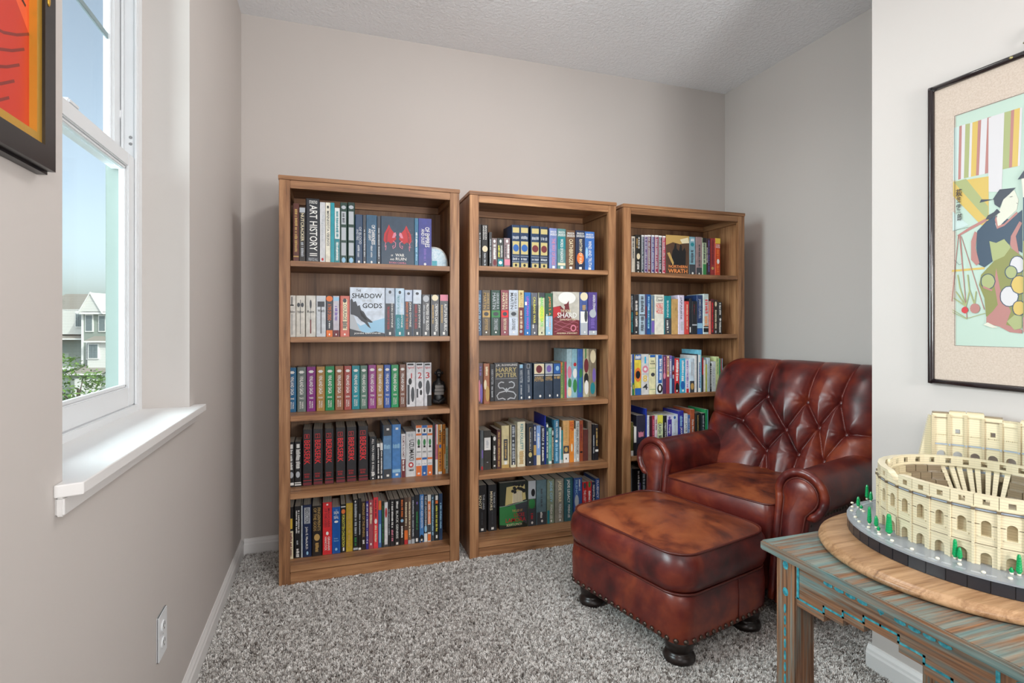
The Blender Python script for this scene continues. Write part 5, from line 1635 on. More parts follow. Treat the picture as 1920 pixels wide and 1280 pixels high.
def arch_panel(m, w, z0, z1, aw, zs, sp, y0, y1, mi=0):
    """front face at y0, back at y1, arched hole"""
    h = w / 2
    if zs > z0:
        m.box(-h, h, y0, y1, z0, zs, mi)
    pts = [(-h, zs), (-h, z1), (h, z1), (h, zs), (aw / 2, zs), (aw / 2, sp)]
    for i in range(1, 8):
        a = PI * i / 8
        pts.append((aw / 2 * math.cos(a), sp + aw / 2 * math.sin(a)))
    pts += [(-aw / 2, sp), (-aw / 2, zs)]
    m.prism(pts, y0, y1, mi, 'y')

def rect_panel(m, w, z0, z1, hw, hz0, hz1, y0, y1, mi=0):
    h = w / 2
    m.box(-h, -hw / 2, y0, y1, z0, z1, mi); m.box(hw / 2, h, y0, y1, z0, z1, mi)
    m.box(-hw / 2, hw / 2, y0, y1, z0, hz0, mi); m.box(-hw / 2, hw / 2, y0, y1, hz1, z1, mi)

def place(me, name, mt, parent, p, q, z=0.0, inward=0.0):
    """put a bay mesh between p and q, its -y face pointing outward from the centre"""
    c = (p + q) / 2
    t = (q - p)
    ang = math.atan2(t.y, t.x)
    o = bpy.data.objects.new(name, me)
    COL.objects.link(o)
    o.parent = parent
    o.location = (c.x, c.y, z)
    # local +x along the wall; outward normal = -y
    n_out = Vector((math.sin(ang), -math.cos(ang)))
    if n_out.dot(c) < 0:
        ang += PI
    o.rotation_euler = (0, 0, ang)
    return o

def arena():
    CX, CYY = 1.470, .853
    Z0 = TZ + .025
    r = empty('brick_arena_model', (CX, CYY, Z0))
    tag(r, 'tan brick-built model of an ancient oval amphitheatre on the round board', 'model')
    PB, PA = .258, .293
    # black plinth of separate slabs and grey ground plate
    pts, wd = ell_pts(PA, PB, 48)
    slab = MB().bbox(-wd / 2 + .0004, wd / 2 - .0004, 0, .02, 0, .026, .0008).mesh('plinth_slab'); slab.materials.append(M_bblack)
    n = len(pts)
    for i in range(n):
        place(slab, 'plinth_slab', None, r, pts[i], pts[(i + 1) % n])
    m = MB(); m.prism([(p.x * .985, p.y * .985) for p in pts], 0.001, .0265, 0, 'z'); m.build('core', M_bblack, r)
    m = MB(); m.prism([(p.x * 1.004, p.y * 1.004) for p in pts], .0265, .0305, 0, 'z'); m.build('ground_plate', M_bground, r)
    G = .0305
    # ---- lower outer ring of bays
    WA, WB = .224, .191
    NB = 32
    ring, w = ell_pts(WA, WB, NB)
    b = MB()
    th = .016
    arch_panel(b, w - .0012, 0, .040, .019, .0, .018, 0, th)
    arch_panel(b, w - .0012, .0435, .1135, .017, .062, .086, 0, th)
    b.box(-w / 2 + .0006, w / 2 - .0006, -.002, th, .040, .0435)
    b.box(-.0125, .0125, -.0016, 0, .0585, .062)
    bay = b.mesh('arcade_bay'); bay.materials.append(M_tanl)
    b = MB()
    rect_panel(b, w - .0012, .1195, .146, .012, .127, .138, 0, th)
    att = b.mesh('attic_bay'); att.materials.append(M_tanl)
    b = MB(); b.box(-w / 2 + .0003, w / 2 - .0003, -.0005, th, .1135, .1195); fri = b.mesh('frieze'); fri.materials.append(M_bgrey)
    b = MB(); b.box(-w / 2, w / 2, -.003, .003, .1135, .1145); b.box(-w / 2, w / 2, -.003, .003, .1185, .1195); b.box(-w / 2, -.0105, -.0012, .001, .0850, .0862); b.box(.0105, w / 2, -.0012, .001, .0850, .0862); b.box(-w / 2, w / 2, -.0014, .001, .0435, .0447)
    cor = b.mesh('cornice'); cor.materials.append(M_bdark)
    b = MB(); b.box(-w / 2 + .002, w / 2 - .002, th - .003, th, .0, .1)
    bk = b.mesh('recess_back'); bk.materials.append(M_tanm)
    b = MB(); b.box(-.0022, .0022, -.0035, .002, .0, .1135); b.box(-.003, .003, -.0042, .002, .111, .1215); pil = b.mesh('pilaster'); pil.materials.append(M_tanl)
    b = MB(); b.box(-.0032, .0032, -.0052, .0, .1140, .1200); blk = b.mesh('corner_block'); blk.materials.append(M_bdark)
    for i in range(NB):
        p, q = ring[i], ring[(i + 1) % NB]
        o = place(bay, 'arcade_bay', None, r, p, q, G)
        for me_, nm in ((fri, 'frieze'), (cor, 'cornice'), (bk, 'recess_back')):
            s = bpy.data.objects.new(nm, me_); COL.objects.link(s); s.parent = o
        c = (p + q) / 2
        # the attic storey has a broken gap on the near side
        if not (i in (2,)):
            s = bpy.data.objects.new('attic_bay', att); COL.objects.link(s); s.parent = o
        else:
            k = MB(); k.prism([(-w / 2, .1195), (w / 2, .1195), (w / 2, .124), (w * .1, .128), (-w * .2, .138), (-w / 2, .1455)], 0, th, 0, 'y')
            if True:
                k.build('broken_attic', M_tanl, o)
        s = place(pil, 'pilaster', None, r, p - (q - p) * .5, p + (q - p) * .5, G)
        s2 = bpy.data.objects.new('corner_block', blk); COL.objects.link(s2); s2.parent = s
    # ---- tall outer wall on the far side
    TA, TB = .268, .234
    a0, a1 = math.radians(126.5), math.radians(265)
    NT = 16
    tr, tw = ell_pts(TA, TB, NT, a0, a1, False)
    def tall_mesh(h, win):
        b = MB(); th = .016
        arch_panel(b, tw - .001, 0, .040, .019, 0, .018, 0, th)
        arch_panel(b, tw - .001, .0435, .0985, .019, .060, .078, 0, th)
        b.box(-tw / 2 + .0005, tw / 2 - .0005, -.002, th, .040, .0435)
        b.box(-tw / 2 + .0005, tw / 2 - .0005, -.002, th, .0985, .101)
        arch_panel(b, tw - .001, .101, .172, .020, .120, .146, 0, th)
        if h > .18:
            if win:
                rect_panel(b, tw - .001, .176, h, .0105, .205, .217, 0, th)
            else:
                b.box(-tw / 2 + .0005, tw / 2 - .0005, 0, th, .176, h)
            b.box(-tw / 2, tw / 2, -.003, th + .0025, .172, .176)
            for k in range(6):
                b.box(-.011 + .004 * k, -.0095 + .004 * k, th, th + .002, .200 - .001 * (k % 3), .2018)
        me = b.mesh('tall_bay'); me.materials.append(M_tanl); return me
    HT = [.258, .262, .262, .255, .248, .255, .258, .258, .258, .258, .258, .258, .258, .258, .258, .24]
    cache = {}
    b = MB(); b.box(-tw * .36, tw * .36, .016, .0195, .1725, .1760); b.box(-tw * .5, -tw * .40, .016, .0235, .1715, .1765); strip = b.mesh('strip'); strip.materials.append(M_bgrey)
    for i in range(NT):
        h = HT[i]; wn_ = i % 2 == 1
        if (h, wn_) not in cache:
            cache[(h, wn_)] = tall_mesh(h, wn_)
        o = place(cache[(h, wn_)], 'tall_bay', None, r, tr[i], tr[i + 1], G)
        s = bpy.data.objects.new('strip', strip); COL.objects.link(s); s.parent = o
        if ('pil', h) not in cache:
            k = MB(); k.box(-.003, .003, .0155, .0205, .10, h - .004); cache[('pil', h)] = k.mesh('inner_pilaster'); cache[('pil', h)].materials.append(M_tanm)
        place(cache[('pil', h)], 'inner_pilaster', None, r, tr[i] - (tr[i + 1] - tr[i]) * .5, tr[i] + (tr[i + 1] - tr[i]) * .5, G)
        if h > .2:
            k = MB(); k.box(-tw / 2, tw / 2, -.002, .0195, h - .012, h - .0095); k.box(-tw * .45, tw * .45, .0, .014, h, h + .004)
            k.build('coping', M_tanm if i % 3 else M_tand, o)
    # sloping end of the tall wall
    k = MB(); k.prism([(-.040, 0), (.0, 0), (.0, .250), (-.004, .250), (-.014, .2), (-.026, .14)], 0, .015, 0, 'y')
    e = k.mesh('end_buttress'); e.materials.append(M_tanl)
    p0 = tr[0]
    d = (tr[1] - tr[0]).normalized()
    o = bpy.data.objects.new('end_buttress', e); COL.objects.link(o); o.parent = r
    o.location = (p0.x, p0.y, G); o.rotation_euler = (0, 0, math.atan2(d.y, d.x))
    # ---- seating bowl: radial wedges of stepped rows
    NS = 32
    for i in range(NS):
        a0_ = 2 * PI * (i + .03) / NS; a1_ = 2 * PI * (i + .97) / NS
        def E(s, a): return Vector((-WB * s * math.cos(a), WA * s * math.sin(a)))
        amid = (a0_ + a1_) / 2
        ribs = 121 < math.degrees(amid) < 170 or 186 < math.degrees(amid) < 236
        rows = 6
        if not ribs:
            m = MB()
            for k in range(rows):
                s1 = .90 - .40 * k / rows; s0 = .90 - .40 * (k + 1) / rows
                zt_ = .132 - .098 * k / rows - .006
                P = [E(s1, a0_), E(s1, a1_), E(s0, a1_), E(s0, a0_)]
                m.prism([(v.x, v.y) for v in P], .02, zt_, 0, 'z')
            m.v = [(x, y, z + G) for x, y, z in m.v]
            m.build('seating_wedge', M_tand if (i // 2) % 3 else M_tanm, r)
        else:
            for (f0_, f1_) in ((.04, .36), (.64, .96)):
                b0 = a0_ + (a1_ - a0_) * f0_; b1 = a0_ + (a1_ - a0_) * f1_
                m = MB()
                P = [E(.90, b0), E(.90, b1), E(.52, b1), E(.52, b0)]
                zz = [.126, .126, .040, .040]
                vs = [(v.x, v.y, z + G) for v, z in zip(P, zz)] + [(v.x, v.y, z + G - .012) for v, z in zip(P, zz)]
                m.add(vs, [(0, 1, 2, 3), (7, 6, 5, 4), (0, 4, 5, 1), (1, 5, 6, 2), (2, 6, 7, 3), (3, 7, 4, 0)])
                m.build('seating_rib', M_tanl, r)
            m = MB()
            P = [E(.88, a0_), E(.88, a1_), E(.55, a1_), E(.55, a0_)]
            m.prism([(v.x, v.y) for v in P], .0, .022, 0, 'z'); m.v = [(x, y, z + G) for x, y, z in m.v]
            m.build('vault_floor', M_tand, r)
        # podium wall with small arch
        P = (E(.52, a0_), E(.52, a1_))
        wv = (P[1] - P[0]).length
        m = MB(); arch_panel(m, wv, 0, .042, .0075, .012, .022, 0, .004)
        me = m.mesh('podium_panel'); me.materials.append(M_tanl if ribs else M_tanm)
        place(me, 'podium_panel', None, r, P[0], P[1], G)
    # inner gallery above the seats on the far half
    gp, gw = ell_pts(WA * .90, WB * .90, 20, math.radians(62), math.radians(298), False)
    b = MB(); rect_panel(b, gw - .001, .126, .152, .0125, .133, .146, 0, .006); gm = b.mesh('gallery_bay'); gm.materials.append(M_tanl)
    for i in range(20):
        place(gm, 'gallery_bay', None, r, gp[i], gp[i + 1], G)
    # arena floor with corridors
    m = MB(); m.prism([(p.x / PB * WB * .51, p.y / PA * WA * .51) for p in pts], 0, .010, 0, 'z'); m.v = [(x, y, z + G) for x, y, z in m.v]
    m.build('arena_floor', M_tanm, r)
    for k in range(5):
        m = MB(); m.box(-.05 + .022 * k, -.047 + .022 * k, -.10, .10, G + .01, G + .026); m.build('corridor_wall', M_tanl, r)
    # ---- trees and stones on the ground plate
    def tree(x, y, h, rad, cone=True):
        t = MB()
        prof = [(.0028, .004), (rad * .8, .008)]
        kseg = max(3, int(h / .007))
        for k in range(kseg):
            z0 = .008 + (h - .012) * k / kseg; z1 = .008 + (h - .012) * (k + 1) / kseg
            f_ = (1 - .35 * (k / kseg)) if cone else 1
            prof += [(rad * f_, z0 + .001), (rad * f_, z1 - .001), (rad * f_ * .86, z1)]
        prof.append((rad * .4, h))
        t.lathe(prof, (0, 0, 0), 10, 0, False)
        o = t.build('tree', M_bgreen, r); o.location = (x, y, G)
        s = MB(); s.lathe([(.0034, 0), (.0034, .0035), (.0025, .004)], n=10); so = s.build('tree_base', M_bwhite, o)
    def stone(x, y):
        s = MB(); s.lathe([(.0042, 0), (.0042, .002), (.0034, .0036), (.001, .0042)], n=10)
        o = s.build('round_stud', M_bwhite, r); o.location = (x, y, G)
    for (u, v, h, rad) in ARENA_TREES:
        tree(u, v, h, rad)
    for (u, v) in ARENA_STONES:
        stone(u, v)
    # paler tiles let into the ground
    for k in range(26):
        a = -.5 + k * .09
        p = Vector((-(PB - .017) * math.cos(a), (PA - .017) * math.sin(a)))
        m = MB(); m.box(-.008, .008, -.0035, .0035, 0, .0006)
        o = m.build('ground_tile', mat('brick_pale_grey', (172, 177, 182), .2, build=paint_build((172, 177, 182), 60, .05)), r)
        o.location = (p.x, p.y, G); o.rotation_euler = (0, 0, math.atan2(p.y, p.x) + PI / 2)
ARENA_TREES = [(0.002, 0.3, 0.042, 0.0052), (-0.006, 0.282, 0.0283, 0.0052), (-0.087, 0.256, 0.0297, 0.0052), (-0.097, 0.239, 0.0135, 0.0045), (-0.179, 0.152, 0.0453, 0.0052), (-0.183, 0.131, 0.0297, 0.0052), (-0.204, 0.109, 0.0145, 0.0045), (-0.2, 0.086, 0.0512, 0.0075), (-0.193, -0.054, 0.0423, 0.0052), (-0.193, -0.063, 0.0281, 0.0052), (-0.164, -0.14, 0.0138, 0.0045), (-0.157, -0.149, 0.0422, 0.0052)]
ARENA_STONES = [(-0.07, 0.288), (-0.099, 0.264), (-0.13, 0.241), (-0.166, 0.201), (-0.187, 0.174), (-0.104, 0.227), (-0.201, 0.137), (-0.218, 0.097), (-0.227, 0.059), (-0.232, 0.01), (-0.229, -0.042), (-0.216, -0.077), (-0.211, -0.118), (-0.191, -0.153)]
arena()
SCROLL_ART = [
 ('P','9',[(-0.01,0.049),(0.025,0.049),(0.017,0.28),(-0.015,0.278)]),
 ('P','1',[(0.025,0.049),(0.042,0.049),(0.035,0.28),(0.017,0.28)]),
 ('P','4',[(0.042,0.049),(0.065,0.049),(0.055,0.28),(0.035,0.28)]),
 ('P','2',[(0.065,0.049),(0.095,0.051),(0.085,0.28),(0.055,0.28)]),
 ('P','4',[(0.095,0.051),(0.11,0.051),(0.1,0.28),(0.085,0.28)]),
 ('P','3',[(0.11,0.051),(0.145,0.051),(0.132,0.28),(0.1,0.28)]),
 ('P','1',[(0.145,0.051),(0.165,0.051),(0.15,0.281),(0.132,0.28)]),
 ('P','4',[(0.165,0.051),(0.202,0.051),(0.187,0.281),(0.15,0.281)]),
 ('P','1',[(0.202,0.051),(0.225,0.051),(0.207,0.281),(0.187,0.281)]),
 ('P','4',[(0.225,0.051),(0.302,0.051),(0.28,0.281),(0.207,0.281)]),
 ('P','2',[(0.302,0.051),(0.34,0.052),(0.328,0.28),(0.29,0.28)]),
 ('P','1',[(0.34,0.052),(0.358,0.052),(0.345,0.28),(0.328,0.28)]),
 ('P','3',[(0.358,0.052),(0.39,0.052),(0.377,0.281),(0.345,0.28)]),
 ('P','4',[(0.39,0.052),(0.402,0.054),(0.39,0.281),(0.377,0.281)]),
 ('P','4',[(0.21,0.054),(0.23,0.052),(0.302,0.054),(0.287,0.371),(0.207,0.359)]),
 ('P','3',[(-0.015,0.347),(-0.015,0.284),(0.21,0.295),(0.21,0.499),(0.165,0.493)]),
 ('P','2',[(-0.01,0.286),(0.07,0.284),(0.207,0.419),(0.207,0.476),(0.165,0.442)]),
 ('P','9',[(-0.018,0.413),(0.087,0.484),(-0.018,0.5)]),
 ('S','3',[(-0.023,0.674),(0.082,0.674),(0.185,0.674)],0.006),
 ('P','1',[(0.012,0.521),(0.092,0.494),(0.195,0.467),(0.2,0.479),(0.097,0.506),(0.022,0.527)]),
 ('P','5',[(0.14,0.516),(0.195,0.481),(0.255,0.463),(0.333,0.488),(0.402,0.457),(0.402,0.627),(0.35,0.603),(0.302,0.566),(0.245,0.644),(0.185,0.671),(0.15,0.657),(0.135,0.585)]),
 ('P','7',[(0.25,0.496),(0.265,0.454),(0.285,0.428),(0.302,0.377),(0.36,0.374),(0.382,0.415),(0.372,0.454),(0.302,0.491),(0.26,0.518)]),
 ('P','6',[(0.275,0.359),(0.367,0.365),(0.333,0.385),(0.297,0.403),(0.275,0.434),(0.245,0.416),(0.24,0.395),(0.155,0.398),(0.165,0.385),(0.235,0.394),(0.26,0.371)]),
 ('P','6',[(0.26,0.436),(0.28,0.452),(0.215,0.475),(0.192,0.472),(0.205,0.457),(0.24,0.448)]),
 ('P','1',[(0.102,0.555),(0.125,0.515),(0.14,0.522),(0.13,0.585),(0.155,0.651),(0.135,0.66),(0.102,0.633)]),
 ('P','1',[(0.255,0.463),(0.265,0.507),(0.302,0.501),(0.372,0.46),(0.377,0.47),(0.302,0.51),(0.26,0.518),(0.247,0.479)]),
 ('P','1',[(0.34,0.555),(0.387,0.501),(0.402,0.509),(0.367,0.558),(0.387,0.639),(0.402,0.66),(0.367,0.638),(0.335,0.588)]),
 ('P','8',[(0.165,0.701),(0.245,0.647),(0.22,0.566),(0.255,0.575),(0.302,0.563),(0.34,0.603),(0.402,0.641),(0.402,0.918),(0.333,0.924),(0.275,0.891),(0.195,0.876),(0.185,0.799),(0.152,0.743)]),
 ('P','2',[(0.215,0.564),(0.255,0.575),(0.302,0.564),(0.34,0.599),(0.302,0.633),(0.235,0.65)]),
 ('P','1',[(0.255,0.678),(0.28,0.768),(0.34,0.856),(0.312,0.91),(0.402,0.93),(0.402,0.945),(0.333,0.94),(0.275,0.918),(0.197,0.904),(0.197,0.879),(0.235,0.855),(0.265,0.828),(0.245,0.746)]),
 ('P','2',[(0.25,0.732),(0.245,0.744),(0.237,0.754),(0.222,0.76),(0.207,0.762),(0.192,0.759),(0.177,0.751),(0.167,0.741),(0.165,0.729),(0.167,0.716),(0.177,0.707),(0.192,0.701),(0.207,0.699),(0.222,0.702),(0.237,0.71),(0.245,0.72)]),
 ('S','5',[(0.25,0.732),(0.245,0.744),(0.237,0.754),(0.222,0.76),(0.207,0.762),(0.192,0.759),(0.177,0.751),(0.167,0.741),(0.165,0.729),(0.167,0.716),(0.177,0.707),(0.192,0.701),(0.207,0.699),(0.222,0.702),(0.237,0.71),(0.245,0.72),(0.25,0.732)],0.0022),
 ('P','4',[(0.417,0.675),(0.415,0.687),(0.405,0.698),(0.392,0.704),(0.375,0.705),(0.36,0.702),(0.345,0.695),(0.338,0.683),(0.333,0.669),(0.338,0.657),(0.345,0.647),(0.36,0.639),(0.375,0.638),(0.392,0.642),(0.405,0.65),(0.415,0.662)]),
 ('S','5',[(0.417,0.675),(0.415,0.687),(0.405,0.698),(0.392,0.704),(0.375,0.705),(0.36,0.702),(0.345,0.695),(0.338,0.683),(0.333,0.669),(0.338,0.657),(0.345,0.647),(0.36,0.639),(0.375,0.638),(0.392,0.642),(0.405,0.65),(0.415,0.662),(0.417,0.675)],0.0022),
 ('P','2',[(0.375,0.702),(0.372,0.711),(0.365,0.72),(0.353,0.725),(0.34,0.726),(0.328,0.723),(0.318,0.717),(0.31,0.708),(0.307,0.698),(0.31,0.687),(0.318,0.68),(0.328,0.675),(0.34,0.674),(0.353,0.677),(0.365,0.683),(0.372,0.692)]),
 ('S','5',[(0.375,0.702),(0.372,0.711),(0.365,0.72),(0.353,0.725),(0.34,0.726),(0.328,0.723),(0.318,0.717),(0.31,0.708),(0.307,0.698),(0.31,0.687),(0.318,0.68),(0.328,0.675),(0.34,0.674),(0.353,0.677),(0.365,0.683),(0.372,0.692),(0.375,0.702)],0.0022),
 ('P','4',[(0.382,0.798),(0.377,0.813),(0.367,0.826),(0.35,0.834),(0.333,0.837),(0.312,0.834),(0.295,0.825),(0.282,0.811),(0.28,0.795),(0.282,0.78),(0.295,0.766),(0.312,0.757),(0.333,0.756),(0.35,0.76),(0.367,0.769),(0.377,0.783)]),
 ('S','5',[(0.382,0.798),(0.377,0.813),(0.367,0.826),(0.35,0.834),(0.333,0.837),(0.312,0.834),(0.295,0.825),(0.282,0.811),(0.28,0.795),(0.282,0.78),(0.295,0.766),(0.312,0.757),(0.333,0.756),(0.35,0.76),(0.367,0.769),(0.377,0.783),(0.382,0.798)],0.0022),
 ('P','3',[(0.432,0.754),(0.427,0.768),(0.42,0.778),(0.405,0.786),(0.387,0.789),(0.37,0.784),(0.355,0.777),(0.345,0.763),(0.34,0.75),(0.345,0.737),(0.355,0.725),(0.37,0.717),(0.387,0.716),(0.405,0.719),(0.42,0.728),(0.427,0.74)]),
 ('S','5',[(0.432,0.754),(0.427,0.768),(0.42,0.778),(0.405,0.786),(0.387,0.789),(0.37,0.784),(0.355,0.777),(0.345,0.763),(0.34,0.75),(0.345,0.737),(0.355,0.725),(0.37,0.717),(0.387,0.716),(0.405,0.719),(0.42,0.728),(0.427,0.74),(0.432,0.754)],0.0022),
 ('P','3',[(0.422,0.846),(0.42,0.856),(0.412,0.865),(0.4,0.871),(0.387,0.874),(0.372,0.871),(0.36,0.865),(0.353,0.855),(0.35,0.844),(0.353,0.832),(0.36,0.823),(0.372,0.817),(0.387,0.816),(0.4,0.817),(0.412,0.825),(0.42,0.834)]),
 ('S','5',[(0.422,0.846),(0.42,0.856),(0.412,0.865),(0.4,0.871),(0.387,0.874),(0.372,0.871),(0.36,0.865),(0.353,0.855),(0.35,0.844),(0.353,0.832),(0.36,0.823),(0.372,0.817),(0.387,0.816),(0.4,0.817),(0.412,0.825),(0.42,0.834),(0.422,0.846)],0.0022),
 ('P','2',[(0.318,0.897),(0.36,0.871),(0.402,0.877),(0.402,0.924),(0.36,0.931)]),
 ('P','1',[(0.175,0.747),(0.235,0.766),(0.23,0.772),(0.18,0.757)]),
 ('P','7',[(0.18,0.91),(0.205,0.9),(0.265,0.921),(0.235,0.924)]),
 ('S','1',[(0.022,0.519),(-0.023,0.808)],0.0018),
 ('S','1',[(0.032,0.519),(0.077,0.882)],0.0018),
 ('S','1',[(0.04,0.528),(0.185,0.847)],0.0018),
 ('S','1',[(0.027,0.519),(0.062,0.759)],0.0018),
 ('S','2',[(-0.018,0.844),(0.077,0.883),(0.192,0.862)],0.0018),
 ('S','2',[(-0.018,0.855),(0.077,0.886)],0.0018),
 ('S','2',[(0.07,0.831),(0.032,0.751),(0.017,0.693)],0.003),
 ('S','2',[(0.07,0.831),(0.005,0.765)],0.003),
 ('S','2',[(0.07,0.831),(-0.01,0.793)],0.003),
 ('S','2',[(0.07,0.831),(0.095,0.76)],0.003),
 ('S','2',[(0.125,0.825),(0.092,0.76),(0.082,0.696)],0.003),
 ('S','2',[(0.125,0.825),(0.135,0.769)],0.003),
 ('P','r',[(0.085,0.847),(0.082,0.855),(0.075,0.859),(0.065,0.862),(0.055,0.859),(0.045,0.855),(0.042,0.847),(0.045,0.84),(0.055,0.834),(0.065,0.832),(0.075,0.835),(0.082,0.84)]),
 ('P','1',[(0.16,0.841),(0.155,0.852),(0.145,0.859),(0.13,0.862),(0.112,0.859),(0.102,0.852),(0.097,0.841),(0.102,0.829),(0.112,0.822),(0.13,0.82),(0.145,0.823),(0.155,0.831)]),
 ('S','6',[(0.335,0.398),(0.35,0.397)],0.0012),
 ('S','6',[(0.372,0.427),(0.38,0.43)],0.001),
 ('S','6',[(-0.015,0.5),(0.087,0.493)],0.0008),
 ('S','6',[(-0.005,0.626),(0.027,0.65),(0.045,0.647)],0.0008),
]
SCROLL_TEXT = [('萩', [(0.007, 0.322), (0.047, 0.356)]), ('笠', [(0.012, 0.356), (0.04, 0.38)]), ('伊', [(0.01, 0.386), (0.04, 0.409)]), ('三', [(0.012, 0.41), (0.04, 0.425)]), ('郎', [(0.017, 0.428), (0.047, 0.46)])]
# ------------------------------------------------------------------ framed print on the near right wall
PAL.update({'0': (196, 216, 200), '1': (188, 126, 118), '2': (172, 178, 118), '3': (220, 186, 92), '4': (222, 216, 218), '5': (50, 70, 92), '6': (60, 62, 74), '7': (228, 224, 206), '8': (142, 140, 70), '9': (204, 222, 216),
            'e': (214, 196, 178), 'f': (196, 50, 34), 'h': (226, 84, 46), 'i': (44, 26, 30), 'j': (128, 40, 36)})
for _k in '0123456789':
    PAL[_k] = tuple(int(v * .88) for v in PAL[_k])
def woodblock():
    r = empty('framed_woodblock_print', (PX, .885, .990), -PI / 2)
    tag(r, 'black framed woodblock print of a woman in kimono on pink mat', 'picture')
    hw, H = .262, .890
    lac = mat('black_lacquer', (30, 22, 24), .16, coat=.5, build=paint_build((30, 22, 24), 40, .05))
    for nm, pts in (('frame_side', [(-hw, .0), (-hw, H)]), ('frame_side', [(hw, .0), (hw, H)])):
        m = MB(); m.tube([(pts[0][0], -.012, z) for z in (-.001, .006, H * .5, H - .006, H + .001)], .0088, 14); m.build(nm, lac, r)
    for z in (.0045, H - .0045):
        m = MB(); m.tube([(x, -.012, z) for x in (-hw, -hw * .5, 0, hw * .5, hw)], .0084, 14); m.build('frame_rail', lac, r)
    m = MB(); m.box(-hw, hw, -.010, -.001, 0, H)
    def silk(nt, b):
        v = coords(nt)
        c = ramp(nt, noise(nt, v, 220, 3, .7).outputs[0], [(.35, (182, 164, 149)), (.65, (196, 180, 166))])
        nt.links.new(c.outputs[0], b.inputs['Base Color'])
    m.build('mat_board', mat('silk_mat', rough=.7, build=silk), r)
    art = empty('print_origin')
    bpy.data.objects.remove(art)
    p = Print(.400, .668, -.0102)
    p.quad('0', 0, 1, 0, 1)
    # right part of the sheet repeats the wall behind the figure
    for q in SCROLL_ART:
        if q[0] == 'P': p.poly(q[1], q[2])
        else: p.stroke(q[1], q[2], q[3])
    x_ = .43
    for k in range(16):
        c_ = '2134941321'[k % 10]
        p.quad(c_, .055, .30, x_, x_ + .03); x_ += .034
    p.quad('4', .30, .312, .42, .985); p.quad('3', .312, .44, .72, .985); p.quad('2', .33, .42, .78, .86)
    p.poly('5', [(.41, .40), (.52, .42), (.62, .50), (.66, .62), (.56, .66), (.41, .62)])
    p.poly('1', [(.60, .52), (.66, .60), (.67, .70), (.61, .68)])
    p.poly('8', [(.41, .58), (.52, .62), (.60, .74), (.62, .88), (.52, .93), (.41, .92)])
    p.poly('1', [(.41, .88), (.52, .92), (.62, .87), (.64, .91), (.52, .955), (.41, .94)])
    p.poly('7', [(.40, .33), (.44, .32), (.47, .36), (.46, .40), (.41, .41)])
    p.poly('6', [(.38, .335), (.42, .30), (.48, .31), (.50, .36), (.47, .37), (.45, .335)])
    for cx_, ca_, cr_, c_ in ((.47, .70, .035, '3'), (.54, .76, .03, '4'), (.48, .82, .034, '2')):
        p.ell(c_, ca_ - cr_ * .62, ca_ + cr_ * .62, cx_ - cr_, cx_ + cr_, 16)
    for t, ((x0, a0), (x1, a1)) in SCROLL_TEXT:
        p.htext(t, 'i', a0, a1, x0, x1)
    p.stroke('i', [(0, 0), (1, 0), (1, 1), (0, 1), (0, 0)], .0012)
    m = p.m
    # sheet centre relative to the frame centre: y 1.081 -> .681
    dx = -(1.081 - .200 - .885)
    m.v = [(x + dx, y, z + (1.773 - .668 - .990)) for x, y, z in m.v]
    p.build('print_sheet', r)
    hk = MB()
    for s in (-1, 1):
        hk.tube([(s * .004, -.012, H + .004), (s * .022, -.012, H + .010), (s * .030, -.012, H + .024), (s * .020, -.012, H + .034), (s * .010, -.012, H + .026), (s * .016, -.012, H + .042), (0, -.012, H + .052)], .0035, 8)
    hk.build('brass_hanger', mat('aged_brass', (150, 140, 96), .35, .8, build=paint_build((150, 140, 96), 90, .2)), r)
    for x in (-.055, .055):
        k = MB().ico((x, -.0205, H - .0045), (.005, .0022, .004), 2); k.build('brass_stud', mat('aged_brass'), r)
woodblock()

